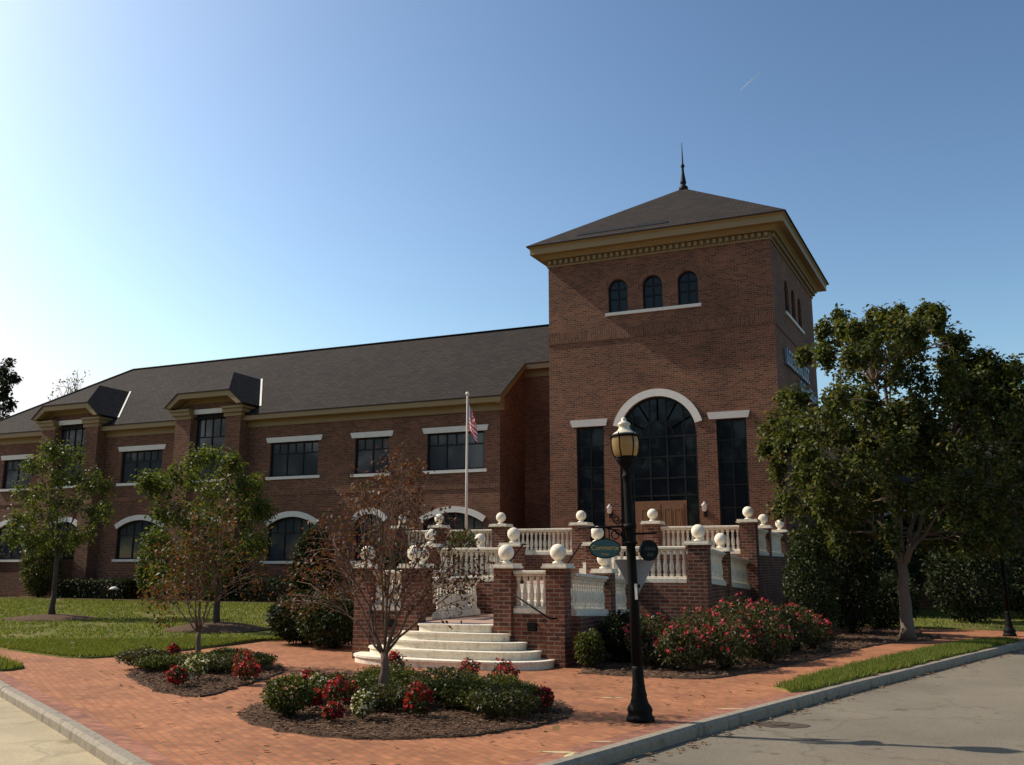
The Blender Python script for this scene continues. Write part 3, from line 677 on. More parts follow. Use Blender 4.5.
    d.add([B, C, P1], [(0, 1, 2)]); d.add([C, D, ER, P2, P1], [(0, 1, 2, 3, 4)]); d.add([A, B, P1, P2, EL_], [(0, 1, 2, 3, 4)])
    for p, q in ((A, B), (B, C), (C, D)): d.quad((p[0], p[1], p[2] - .05), (q[0], q[1], q[2] - .05), q, p)
    do = bpart(d, 'bay_roof', M['shingle'])
    fl = MB()
    yv = lambda z: EY + (z - EZ) / E4
    nn_ = Vector((0, -.57, .82)) * .035; a_ = Vector((cx + 2.36, yv(9.14), 9.14)) + nn_; b_ = Vector((cx + .02, yv(11.17), 11.17)) + nn_; sd = Vector((.11, 0, 0))
    fl.add([a_, a_ + sd, b_ + sd, b_], [(0, 1, 2, 3)]); fl.add([a_ + sd, a_ + sd - nn_ * 1.2, b_ + sd - nn_ * 1.2, b_ + sd], [(0, 1, 2, 3)])
    bpart(fl, 'flashing', M['lintel'], do)
# main roof
RL, RY, RZ = -42.24, 41.1, rz(41.1)
rr = MB(); X0 = -47.75; XR = WR + .22; LY = 37.25
front = [(X0, EY, EZ), (XR, EY, EZ), (XR, LY, rz(LY)), (-12.5, LY, rz(LY)), (-12.5, RY, RZ), (RL, RY, RZ)]
rr.add(front, [tuple(range(6))])
YB = 2 * RY - EY
rr.add([(RL, RY, RZ), (-12.5, RY, RZ), (-12.5, YB, EZ), (X0, YB, EZ)], [(0, 1, 2, 3)][::-1] if False else [(0, 1, 2, 3)])
rr.add([(X0, YB, EZ), (X0, EY, EZ), (RL, RY, RZ)], [(0, 1, 2)])
for p, q in ((front[0], front[1]), (front[1], front[2]), (front[2], front[3])):
    rr.quad((p[0], p[1], p[2] - .05), (q[0], q[1], q[2] - .05), q, p)
ROOF = bpart(rr, 'roof', M['shingle'])
rc = MB(); rc.tube([(X0 + .05, EY + .05, EZ + .02), (RL, RY, RZ + .02), (-12.5, RY, RZ + .02)], .07, 6); bpart(rc, 'ridge_cap', M['shingle'], ROOF)
ev = MB()
def trimrun(p, q, yo):      # fascia + soffit + frieze between two points on the eave
    (x0, y0, z0), (x1, y1, z1) = p, q
    ev.quad((x0, y0 + .03, z0 - .27), (x1, y1 + .03, z1 - .27), (x1, y1 + .03, z1 - .045), (x0, y0 + .03, z0 - .045))
    ev.quad((x0, y0 + yo, z0 - .27), (x1, y1 + yo, z1 - .27), (x1, y1 + .03, z1 - .27), (x0, y0 + .03, z0 - .27))
    ev.quad((x0, y0 + yo - .05, z0 - .56), (x1, y1 + yo - .05, z1 - .56), (x1, y1 + yo - .05, z1 - .27), (x0, y0 + yo - .05, z0 - .27))
    ev.quad((x0, y0 + yo, z0 - .56), (x1, y1 + yo, z1 - .56), (x1, y1 + yo - .05, z1 - .56), (x0, y0 + yo - .05, z0 - .56))
for a, b in ((X0, -41.3), (-37.4, -32.4), (-28.5, XR)): trimrun((a, EY, EZ), (b, EY, EZ), .45); bpart(ev, 'eaves', M['ochre']); ev = MB()
trimrun((WR, LY, rz(LY)), (-12.5, LY, rz(LY)), .45); bpart(ev, 'eaves', M['ochre']); ev = MB()
# rake board on the end gable
for x, w0 in ((XR - .03, .24),):
    a = (x, EY + .02, EZ - .045); b = (x, LY + .1, rz(LY + .1) - .045)
    ev.quad((x, a[1], a[2] - .27), (x, b[1], b[2] - .27), b, a)
    ev.quad((WR - .01, a[1], a[2] - .27), (WR - .01, b[1], b[2] - .27), (x, b[1], b[2] - .27), (x, a[1], a[2] - .27))
    ev.quad((x - .0, EY + .03, EZ - .5), (x, EY + .46, EZ - .5), (x, EY + .46, EZ - .1), (x, EY + .03, EZ - .3))
bpart(ev, 'rake_board', M['ochre'])
# low annex right of the tower, behind the big tree
an = MB(); PA = lambda x, d, z: (x, 43.2 + d, z)
AH = [(-1.6 + 3.2 * k, .2 + 3.2 * k, 2.1, 3.9, .4) for k in range(5)]
wall(an, PA, -3.9, 14, 0, 5.2, AH, .16); an.quad((14, 43.2, 0), (14, 52, 0), (14, 52, 5.2), (14, 43.2, 5.2)); bpart(an, 'annex_wall', M['brick'])
for h in AH: window(PA, h, [(h[0] + h[1]) / 2], [3.2], gm='glass_dark'); arch_trim(PA, h, .24)
ar = MB(); ar.add([(-3.9, 42.75, 5.2), (14.5, 42.75, 5.2), (14.5, 48, 8.2), (-3.9, 48, 8.2)], [(0, 1, 2, 3)]); ar.quad((-3.9, 42.75, 5.0), (14.5, 42.75, 5.0), (14.5, 42.75, 5.2), (-3.9, 42.75, 5.2))
ar.add([(-3.9, 48, 8.2), (14.5, 48, 8.2), (14.5, 53, 5.2), (-3.9, 53, 5.2)], [(0, 1, 2, 3)])
bpart(ar, 'annex_roof', M['shingle'])

# ------------------------------------------------------------------ terrace
prof = [(.048, 0), (.048, .07), (.03, .085), (.043, .12), (.05, .19), (.046, .26), (.03, .36), (.026, .40), (.036, .42), (.026, .44), (.03, .47), (.045, .50), (.048, .51), (.048, .56)]
bb = MB(); bb.lathe([(r, z) for r, z in prof], 10); BAL = bb.mesh('baluster', M['white'])
cb = MB(); cb.box(-.255, .255, -.255, .255, 0, .035); cb.box(-.235, .235, -.235, .235, .035, .085); CAP = cb.mesh('cap', M['white'])
lb = MB(); lb.lathe([(.10, 0), (.10, .025), (.06, .045), (.055, .06)] + [(.147 * math.sin(t), .20 - .147 * math.cos(t)) for t in np.linspace(.42, math.pi, 14)], 20); BALL = lb.mesh('ball', M['white'])
def inst(name, me, parent, loc, rot=(0, 0, 0), sc=None):
    o = bpy.data.objects.new(name, me); COL.objects.link(o); o.parent = parent; o.location = loc; o.rotation_euler = rot
    if sc: o.scale = sc
    return o
class Terrace:
    def __init__(s, o, label):
        s.e = tag(empty('terrace', o), label, 'terrace'); s.o = Vector(o)
    def loc(s, mb): mb.v = [(x - s.o.x, y - s.o.y, z - s.o.z) for x, y, z in mb.v]; return mb
    def wallbox(s, x0, x1, y0, y1, z0, z1, name='retaining_wall', m='brick_pier'):
        b = MB(); b.box(x0, x1, y0, y1, z0, z1); return s.loc(b).obj(name, M[m], s.e)
    def poly(s, pl, z0, z1, name, m):
        b = MB(); b.prism(pl, z0, z1); return s.loc(b).obj(name, M[m], s.e)
    def pier(s, x, y, z0, z1, w=.37, capz=None):
        b = MB(); b.box(x - w / 2, x + w / 2, y - w / 2, y + w / 2, z0, z1)
        p = s.loc(b).obj('pier', M['brick_pier'], s.e)
        L = (x - s.o.x, y - s.o.y, z1 - s.o.z); k = w / .37
        inst('cap', CAP, p, L, sc=(k, k, 1)); inst('ball', BALL, p, (L[0], L[1], L[2] + .085), (0, 0, random.random()))
        return p
    def rail(s, p, q, z, h=.76, fall=0, th=.22):
        """balustrade from p to q, z = underside of the base rail, fall = drop per metre"""
        p, q = Vector(p), Vector(q); L = (q - p).length; t = (q - p) / L; nn = Vector((-t.y, t.x))
        fn = lambda u, v, zz: (p.x + t.x * u + nn.x * v - s.o.x, p.y + t.y * u + nn.y * v - s.o.y, zz - fall * u - s.o.z)
        b = MB(); b.box(0, L, -th / 2, th / 2, z, z + .10); b.box(0, L, -th / 2 + .02, th / 2 - .02, z + .10, z + .13)
        base = b.map(fn).obj('balustrade', M['white'], s.e); bevel(base, .008)
        r = MB(); r.box(0, L, -th / 2 + .03, th / 2 - .03, z + h - .10, z + h - .06); r.box(0, L, -th / 2 - .01, th / 2 + .01, z + h - .06, z + h)
        bevel(r.map(fn).obj('top_rail', M['white'], base), .01)
        n = max(2, round(L / .135)); zs = (h - .23) / .56
        for k in range(n):
            u = (k + .5) * L / n; inst('baluster', BAL, base, fn(u, 0, z + .13), (0, 0, k * .7), (1, 1, zs))
        return base
FALL = .045
F = Terrace((-7.9, 16, 0), 'lowest front tier of the brick terrace, with white balustrades either side of the curved steps')
fy = 15.98
F.wallbox(-9.75, -9.07, 15.86, 16.10, 0, .90); F.wallbox(-6.79, -6.13, 15.86, 16.10, 0, .90)
F.wallbox(-8.70, -8.62, 16.1, 17.6, .0, .69) if False else None
F.poly([(-10.0, 16.1), (-5.85, 16.1), (-5.85, 19.6), (-10.0, 19.6)], .05, .685, 'landing', 'deckstone')
b = MB(); b.box(-5.95, -5.61, 16.16, 19.6, 0, .86); b.v = [(x, y, z - (FALL * (y - 16.16) if z > .5 else 0)) for x, y, z in b.v]; F.loc(b).obj('retaining_wall', M['brick_pier'], F.e)
F.wallbox(-10.1, -9.85, 16.16, 19.6, 0, .86)
for x in (-9.93, -8.885, -6.965, -5.945): F.pier(x, fy, 0, 1.70, .35)
F.rail((-9.745, fy), (-9.075, fy), .90); F.rail((-6.78, fy), (-6.135, fy), .90)
for yy in (18.25,): F.pier(-5.80, yy, 0, 1.70 - FALL * 2.2, .34); F.pier(-9.95, yy, 0, 1.70, .34)
F.rail((-5.78, 16.17), (-5.78, 18.08), .86, .76, FALL); F.rail((-5.78, 18.42), (-5.78, 19.6), .86 - FALL * 2.2, .76, FALL)
F.rail((-9.97, 16.17), (-9.97, 18.08), .88); F.rail((-9.97, 18.42), (-9.97, 19.55), .88)
F.rail((-9.0, 17.15), (-9.05, 19.1), .69, .82)
hr = MB(); hr.tube([(-6.72, 15.80, 1.24), (-6.69, 15.70, 1.24), (-6.2, 15.62, .97), (-5.98, 15.60, .85), (-5.93, 15.6, .84), (-5.93, 15.83, .84)], .017, 8); F.loc(hr).obj('handrail', M['black'], F.e)
for x in (-9.3, -6.4): 
    v = MB(); v.box(x - .09, x + .09, 15.835, 15.862, .60, .75); v.box(x - .07, x + .07, 15.825, 15.8355, .62, .73); F.loc(v).obj('step_light', M['black'], F.e)

Mi = Terrace((-7.4, 20, 0), 'middle tier of the brick terrace, with balustrades either side of a short white stair')
my = 19.75
Mi.wallbox(-10.4, -8.58, my - .12, my + .12, 0, 1.39); Mi.wallbox(-6.25, -4.4, my - .12, my + .12, 0, 1.39)
Mi.poly([(-10.55, my + .12), (-4.35, my + .12), (-4.35, 25.5), (-10.55, 25.5)], .3, 1.345, 'deck', 'deckstone')
b = MB(); b.box(-4.36, -4.08, my + .19, 25.5, 0, 1.37); b.v = [(x, y, z - (FALL * (y - my) if z > .5 else 0)) for x, y, z in b.v]; Mi.loc(b).obj('retaining_wall', M['brick_pier'], Mi.e)
Mi.wallbox(-10.75, -10.5, my + .19, 25.5, 0, 1.37)
for x in (-10.55, -8.42, -6.43, -4.2): Mi.pier(x, my, 0, 2.17, .40)
Mi.rail((-10.33, my), (-8.63, my), 1.39); Mi.rail((-6.22, my), (-4.45, my), 1.39)
for yy, dz in ((22.3, .10),):
    Mi.pier(-4.22, yy, 0, 2.17 - dz, .36)
Mi.rail((-4.2, my + .21), (-4.2, 22.11), 1.38, .76, FALL); Mi.rail((-4.2, 22.49), (-4.2, 25.48), 1.38 - FALL * 2.6, .76, FALL)
Mi.rail((-10.6, my + .21), (-10.6, 22.4), 1.38); Mi.pier(-10.6, 22.6, 0, 2.15, .36); Mi.rail((-10.6, 22.8), (-10.6, 25.4), 1.38)
for k in range(4): Mi.wallbox(-8.2, -6.66, 18.45 + .32 * k, 19.74, .685 + .1655 * k, .685 + .1655 * (k + 1) - .0005, 'step', 'white')
for xx in (-8.12, -6.75):
    hr = MB(); hr.tube([(xx, 18.3, .7), (xx, 18.3, 1.58), (xx, 18.35, 1.62), (xx, 19.6, 2.22), (xx, 19.75, 2.22)], .017, 8); Mi.loc(hr).obj('handrail', M['black'], Mi.e)

Up = Terrace((-7.8, 26, 0), 'upper tier of the brick terrace in front of the tower doors, with white balustrades')
uy = 25.7
Up.wallbox(-14.6, -11.55, uy - .12, uy + .12, 0, 2.05); Up.wallbox(-11.2, -9.05, uy - .12, uy + .12, 0, 2.05); Up.wallbox(-6.5, -4.3, uy - .12, uy + .12, 0, 2.05)
Up.poly([(-15.0, uy + .12), (-4.3, uy + .12), (-4.3, 33.98), (-12.94, 33.98), (-12.94, 34.9), (-15.0, 34.9)], .3, 2.0, 'deck', 'deckstone')
Up.wallbox(-4.30, -4.02, uy + .2, 33.97, 0, 2.03); Up.wallbox(-15.05, -14.8, uy + .2, 34.9, 0, 2.03)
for x in (-14.78, -13.45, -11.37, -8.84, -6.73, -4.1): Up.pier(x, uy, 0, 2.88, .42 if x > -13 else .38)
Up.rail((-14.57, uy), (-13.66, uy), 2.05); Up.rail((-13.24, uy), (-11.6, uy), 2.05); Up.rail((-11.14, uy), (-9.07, uy), 2.05); Up.rail((-6.5, uy), (-4.33, uy), 2.05)
for yy in (29.4, 33.2): Up.pier(-4.25, yy, 0, 2.86, .38)
Up.rail((-4.2, uy + .23), (-4.2, 29.2), 2.03); Up.rail((-4.25, 29.6), (-4.25, 33.0), 2.03)
for k in range(4): Up.wallbox(-8.6, -6.96, 24.45 + .32 * k, 25.82, 1.345 + .164 * k, 1.345 + .164 * (k + 1) - .0005, 'step', 'white')

# curved entrance steps
ST = tag(empty('entrance_steps', (-7.93, 15.85, 0)), 'flight of five cream curved stone steps spreading out onto the brick pavement', 'steps')
rise = .138
for k, (hw, dp, yb) in enumerate(((1.98, 1.0, 16.05), (1.72, .74, 16.05), (1.44, .52, 16.05), (1.14, .33, 16.05), (.77, .14, 16.1))):
    pl = []; y0 = 15.855
    arc = [(hw * math.cos(t) * 1, -abs(math.sin(t)) ** .8 * dp) for t in np.linspace(math.pi, 2 * math.pi, 40)]
    def sl_(hw_, dp_, z0, z1, yback):
        a = [(hw_ * math.copysign(abs(math.cos(t)) ** .75, math.cos(t)), -abs(math.sin(t)) ** .75 * dp_) for t in np.linspace(math.pi, 2 * math.pi, 48)]
        pts = a + ([(.75, 0), (.75, yback), (-.75, yback), (-.75, 0)] if True else [])
        return pts, z0, z1
    b = MB()
    for dd, z0, z1 in ((-.025, rise * k + (.0005 if k else -.05), rise * (k + 1) - .035), (0, rise * (k + 1) - .035, rise * (k + 1))):
        a = [((hw + dd) * math.copysign(abs(math.cos(t)) ** .75, math.cos(t)), -abs(math.sin(t)) ** .75 * (dp + dd)) for t in np.linspace(math.pi, 2 * math.pi, 48)]
        if k == 4: a += [(.745, .03), (.745, .24), (-.745, .24), (-.745, .03)]
        else: a += [(.745, .004), (.745, .24), (-.745, .24), (-.745, .004)]
        # dedupe
        pl = [a[0]] + [q for p, q in zip(a, a[1:]) if (abs(p[0] - q[0]) + abs(p[1] - q[1])) > 1e-4]
        b.prism(pl, z0, z1)
    b.obj('step', M['white'], ST)

# ------------------------------------------------------------------ street lamp and its signs
def street_lamp(loc, label):
    L = tag(empty('street_lamp', loc), label, 'street lamp', 'black street lamps along the right hand kerb')
    b = MB(); b.lathe([(.168, 0), (.168, .045), (.15, .06), (.142, .095), (.153, .12), (.145, .15), (.11, .20), (.092, .26), (.096, .29), (.084, .33), (.073, .42), (.067, .52), (.071, .55), (.069, .58), (.064, .61)], 16, flute=.05); b.obj('base', M['black'], L)
    p = MB(); p.lathe([(.064, .60), (.060, 1.5), (.050, 2.72), (.048, 2.78), (.062, 2.80), (.062, 2.82), (.047, 2.84), (.046, 2.90), (.075, 2.93), (.10, 2.965), (.125, 3.005), (.128, 3.03)], 16, flute=.05); p.obj('post', M['black'], L)
    g = MB(); g.lathe([(.118, 3.03), (.145, 3.08), (.162, 3.15), (.166, 3.21), (.160, 3.27), (.155, 3.285)], 20); gl = g.obj('lantern_glass', M['lampglass'], L)
    c = MB(); c.lathe([(.126, 3.025), (.132, 3.04), (.122, 3.055)], 20); c.lathe([(.150, 3.28), (.172, 3.285), (.174, 3.305), (.150, 3.318)], 20)
    for k in range(6):
        a = 2 * math.pi * k / 6 + .4
        c.tube([(math.cos(a) * r, math.sin(a) * r, z) for r, z in ((.125, 3.03), (.15, 3.08), (.168, 3.15), (.172, 3.21), (.167, 3.27), (.178, 3.31), (.19, 3.33))], .008, 5)
    c.obj('cage', M['black'], L)
    t = MB(); t.lathe([(.148, 3.318), (.135, 3.335), (.095, 3.36), (.068, 3.39), (.064, 3.42), (.078, 3.435), (.076, 3.455), (.05, 3.475), (.03, 3.485), (.034, 3.505), (.016, 3.53), (0, 3.535)], 20); t.obj('lantern_cap', M['lampcap'], L)
    return L
def lampglass():
    m, n, b = mat('amber_lamp_glass'); co = coords(n)
    n.links.new(mix(n, (.42, .28, .11), (.58, .43, .22), noisetex(n, co, 9)), b.inputs['Base Color']); b.inputs['Roughness'].default_value = .12
    b.inputs['Transmission Weight'].default_value = .35; b.inputs['Subsurface Weight'].default_value = 0
    tr = n.nodes.new('ShaderNodeBsdfTranslucent'); tr.inputs[0].default_value = (.6, .42, .18, 1)
    ms = n.nodes.new('ShaderNodeMixShader'); ms.inputs[0].default_value = .45; n.links.new(b.outputs[0], ms.inputs[1]); n.links.new(tr.outputs[0], ms.inputs[2]); n.links.new(ms.outputs[0], n.nodes['Material Output'].inputs[0])
    return m
M['lampglass'] = lampglass(); M['lampcap'] = plain('cream_lamp_cap', (.62, .56, .42), .3, .15, 8, .5)
LP = Vector((-3.06, 10.88, 0))
lamp = street_lamp(LP, 'black cast iron street lamp with amber lantern standing at the kerb, carrying street name signs')
lamp.rotation_euler = (0, R(-1.9), 0)
camR = Vector((math.cos(R(23.195)), math.sin(R(23.195)), 0)); camF = Vector((-math.sin(R(23.195)), math.cos(R(23.195)), 0))
br = MB()
def lr(u, v, z): p = camR * u + camF * v; return (p.x, p.y, z)
br.tube([lr(-.05, 0, 2.21), lr(-.62, 0, 2.21)], .012, 6); br.tube([lr(-.05, 0, 2.05), lr(-.12, 0, 2.12), lr(-.2, 0, 2.18), lr(-.28, 0, 2.2)], .010, 6)
def scroll(cx, cz, r, t0, t1, sgn=1): return [lr(cx + sgn * r * (1 - .045 * k) * math.cos(t0 + (t1 - t0) * k / 16), 0, cz + r * (1 - .045 * k) * math.sin(t0 + (t1 - t0) * k / 16)) for k in range(17)]
br.tube(scroll(-.17, 2.11, .075, 0, 8), .008, 5); br.tube(scroll(-.15, 2.30, .06, 0, -8), .008, 5)
for u in (-.47, -.25): br.tube([lr(u, 0, 2.21), lr(u, 0, 2.06)], .008, 5)
br.lathe([(.085, 2.0), (.085, 2.03)], 12); br.lathe([(.085, 2.18), (.085, 2.24)], 12)
br.obj('sign_bracket', M['black'], lamp)
b2 = MB(); b2.tube([(.06, 0, 2.12), (.3, .1, 2.12)], .012, 6); b2.obj('sign_bracket', M['black'], lamp)
pl_ = MB(); pl_.box(.045, .075, -.095, -.083, 1.36, 1.54); pl_.obj('number_plate', M['lintel'], lamp)
M['teal'] = plain('teal_sign_paint', (.035, .11, .12), .45, .15, 9); M['gold'] = plain('gold_lettering', (.62, .45, .15), .45, .15, 12)
M['sign_rim_shade'] = plain('black_rim_and_shaded_sign', (.008, .009, .010), .8, .2, 9, .1); M['dimtext'] = plain('shaded_lettering', (.03, .032, .034), .5, .2, 9)  # shade of the turned-away sign put into its colours; black is also the rim
def textmesh(txt, size, depth=.003):
    cu = bpy.data.curves.new('text', 'FONT'); cu.body = txt; cu.size = size; cu.extrude = depth; cu.align_x = 'CENTER'; cu.align_y = 'CENTER'
    cu.resolution_u = 3
    o = bpy.data.objects.new('text', cu); COL.objects.link(o); dg = bpy.context.evaluated_depsgraph_get()
    me = bpy.data.meshes.new_from_object(o.evaluated_get(dg)); bpy.data.objects.remove(o); return me
def oval_sign(loc, rz, wd, ht, face, rim, label, lines, lm):
    o = tag(empty('street_sign', loc, rz), label, 'street sign')
    def ell(a, b, y0, y1, m, nm):
        q = MB(); pts = [(a * math.cos(t), b * math.sin(t)) for t in np.linspace(0, 2 * math.pi, 48, endpoint=False)]
        q.add([(x, y0, z) for x, z in pts] + [(x, y1, z) for x, z in pts], [tuple(range(48)), tuple(range(48, 96))[::-1]] + [(i, i + 48, (i + 1) % 48 + 48, (i + 1) % 48) for i in range(48)]); return q.obj(nm, M[m], o)
    ell(wd / 2, ht / 2, -.012, .012, rim, 'board'); ell(wd / 2 - .012, ht / 2 - .012, -.016, .016, face, 'face')
    for txt, sz, z in lines:
        me = textmesh(txt, sz); me.materials.clear(); me.materials.append(M[lm])
        t = bpy.data.objects.new('lettering', me); COL.objects.link(t); t.parent = o; t.location = (0, -.0175, z); t.rotation_euler = (R(90), 0, 0); t.scale = (.86, 1, 1)
    return o
oval_sign((-3.40, 10.735, 1.948), R(23.2 - 3), .375, .235, 'teal', 'sign_rim_shade', 'teal oval street name sign with gold letters hanging left of the lamp post', [('Commerce', .083, .008), ('Street', .042, -.065)], 'gold')
s2 = oval_sign((-2.925, 10.95, 1.926), R(23.2 + 48), .375, .245, 'sign_rim_shade', 'sign_rim_shade', 'oval sign, its shade painted black, seen obliquely on the right of the lamp post', [], 'dimtext')
q = MB()
for k, (u0, u1, z) in enumerate(((-.1, .1, .02), (-.06, .06, -.05))):
    n_ = 7 - 2 * k
    for i in range(n_): u = u0 + (u1 - u0) * i / (n_ - 1); q.box(u - .006, u + .006, -.019, -.0165, z - .02, z + .015 + .01 * (i % 2))
q.obj('lettering', M['dimtext'], s2)
# yield sign seen from behind
ys = tag(empty('yield_sign', (LP + camR * .0 + camF * .14) + Vector((0, 0, 1.37))), 'grey back of a triangular yield sign fixed behind the lamp post', 'road sign')
q = MB()
tri = []
for cx, cz, a0 in ((0, .03, -150), (.215, .43, -30), (-.215, .43, 90)):
    for k in range(5): a = R(a0 + 120 * k / 4); tri.append((cx + .022 * math.cos(a), cz + .022 * math.sin(a)))
n_ = len(tri)
q.add([lr(u, .0, z) for u, z in tri] + [lr(u, .006, z) for u, z in tri], [tuple(range(n_)), tuple(range(n_, 2 * n_))[::-1]] + [(i, i + n_, (i + 1) % n_ + n_, (i + 1) % n_) for i in range(n_)]); q.obj('panel', M['steel'], ys)
q = MB(); q.add([lr(-.045, -.07, z) for z in (.12, .16)] + [lr(.045, -.07, z) for z in (.16, .12)] + [lr(-.02, 0, .14)], [(0, 1, 2, 3)]); q.tube([lr(0, -.08, .30), lr(0, 0, .30)], .012, 6); q.tube([lr(0, -.08, .14), lr(0, 0, .14)], .012, 6); q.obj('clamp', M['black'], ys)
lamp2 = copy_tree(lamp)
for ch in list(lamp2.children):
    if ch.name.startswith(('sign_bracket', 'number_plate')): bpy.data.objects.remove(ch)
lamp2.location = (2.0, 27.3, .0); lamp2.rotation_euler = (0, 0, .3); lamp2['label'] = 'distant dark street lamp in the shade near the right edge of the photo'

# flagpole and flag
FP = tag(empty('flagpole', (-14.62, 30, 2.0)), 'white flagpole with a small ball on top standing on the terrace before the wing', 'flagpole')
q = MB(); q.lathe([(.050, .1), (.044, 3), (.034, 5.75), (.032, 5.8)], 12); q.obj('pole', M['lintel'], FP)
q = MB(); q.lathe([(.16, 0), (.16, .05), (.10, .09), (.08, .16)], 16); q.obj('base', M['lintel'], FP)
q = MB(); q.lathe([(.02, 5.8), (.02, 5.83)] + [(.075 * math.sin(t), 5.89 - .075 * math.cos(t)) for t in np.linspace(.3, math.pi, 9)], 12); q.obj('ball', M['lintel'], FP)
def flagmat():
    m, n, b = mat('stars_and_stripes'); uv = coords(n, 'UV')
    sx = N(n, 'ShaderNodeSeparateXYZ'); n.links.new(uv, sx.inputs[0])
    ml = N(n, 'ShaderNodeMath', operation='MULTIPLY'); n.links.new(sx.outputs[1], ml.inputs[0]); ml.inputs[1].default_value = 6.5
    fr = N(n, 'ShaderNodeMath', operation='FRACT'); n.links.new(ml.outputs[0], fr.inputs[0])
    gt = N(n, 'ShaderNodeMath', operation='LESS_THAN'); n.links.new(fr.outputs[0], gt.inputs[0]); gt.inputs[1].default_value = .5
    c = mix(n, (.78, .74, .70), (.58, .012, .03), gt.outputs[0])
    a = N(n, 'ShaderNodeMath', operation='LESS_THAN'); n.links.new(sx.outputs[0], a.inputs[0]); a.inputs[1].default_value = .4
    d = N(n, 'ShaderNodeMath', operation='GREATER_THAN'); n.links.new(sx.outputs[1], d.inputs[0]); d.inputs[1].default_value = .46
    e = N(n, 'ShaderNodeMath', operation='MULTIPLY'); n.links.new(a.outputs[0], e.inputs[0]); n.links.new(d.outputs[0], e.inputs[1])
    vo = N(n, 'ShaderNodeTexVoronoi'); vo.inputs['Scale'].default_value = 14; vo.inputs['Randomness'].default_value = 0; n.links.new(uv, vo.inputs['Vector'])
    stc = ramp(n, vo.outputs['Distance'], [(.0, (.7, .7, .7)), (.3, (.7, .7, .7)), (.34, (.02, .025, .09))])
    c = mix(n, c, stc, e.outputs[0])
    tr = n.nodes.new('ShaderNodeBsdfTranslucent'); n.links.new(c, tr.inputs[0]); n.links.new(c, b.inputs['Base Color']); b.inputs['Roughness'].default_value = .8
    ms = n.nodes.new('ShaderNodeMixShader'); ms.inputs[0].default_value = .35; n.links.new(b.outputs[0], ms.inputs[1]); n.links.new(tr.outputs[0], ms.inputs[2]); n.links.new(ms.outputs[0], n.nodes['Material Output'].inputs[0])
    return m
nu, nv = 30, 24; vs = []; uvl = []
for i in range(nu + 1):
    for j in range(nv + 1):
        u, v = i / nu, j / nv          # u along the fly, v up the hoist
        sag = .62 * u ** .9 * 1.0
        x = .045 + .52 * u ** .8 * (.62 + .38 * (1 - v)) ; y = .05 * math.sin(u * 14 + v * 2) * (u ** .5) + .04 * math.sin(v * 7 + u * 4) * u
        z = 5.55 - (1 - v) * .92 - sag - .05 * u * math.sin(v * 5)
        vs.append((x, y, z)); uvl.append((u, v))
fs = [(i * (nv + 1) + j, (i + 1) * (nv + 1) + j, (i + 1) * (nv + 1) + j + 1, i * (nv + 1) + j + 1) for i in range(nu) for j in range(nv)]
me = bpy.data.meshes.new('flag'); me.from_pydata(vs, [], fs); me.materials.append(flagmat()); lay = me.uv_layers.new(name='UVMap')
for l in me.loops: lay.data[l.index].uv = uvl[l.vertex_index]
for p in me.polygons: p.use_smooth = True
fo = bpy.data.objects.new('flag', me); COL.objects.link(fo); fo.location = (-14.62, 30, 2.0); fo.rotation_euler = (0, 0, R(-22))
tag(fo, 'red and white striped flag with starred blue corner hanging limp from the flagpole', 'flag')

# ------------------------------------------------------------------ plants
def leaves(centers, n, rad, size, flat=.0, aspect=.55, updir=.3, stretch=1):
    """n leaf quads scattered round each centre (arrays), each folded slightly; returns verts, faces"""
    c = np.repeat(np.asarray(centers, float), n, axis=0); N_ = len(c)
    rad = np.repeat(np.broadcast_to(np.asarray(rad, float), (len(centers),)), n)
    d = rng.normal(0, 1, (N_, 3)); d /= np.linalg.norm(d, axis=1)[:, None]
    p = c + d * (rad * rng.uniform(.15, 1, N_) ** .6)[:, None] * np.array([1, 1, stretch])
    nrm = rng.normal(0, 1, (N_, 3)); nrm[:, 2] = np.abs(nrm[:, 2]) + updir; nrm += d * .5; nrm /= np.linalg.norm(nrm, axis=1)[:, None]
    t = rng.normal(0, 1, (N_, 3)); t[:, 2] -= .5; t -= nrm * (t * nrm).sum(1)[:, None]; t /= np.linalg.norm(t, axis=1)[:, None]
    b = np.cross(nrm, t); s = (size * rng.uniform(.6, 1.35, N_))[:, None]
    v = np.empty((N_, 4, 3)); v[:, 0] = p; v[:, 1] = p + t * s * .5 + b * s * aspect * .5 + nrm * s * .1; v[:, 2] = p + t * s - nrm * s * .08; v[:, 3] = p + t * s * .5 - b * s * aspect * .5 + nrm * s * .1
    return v.reshape(-1, 3), np.arange(N_ * 4).reshape(-1, 4)
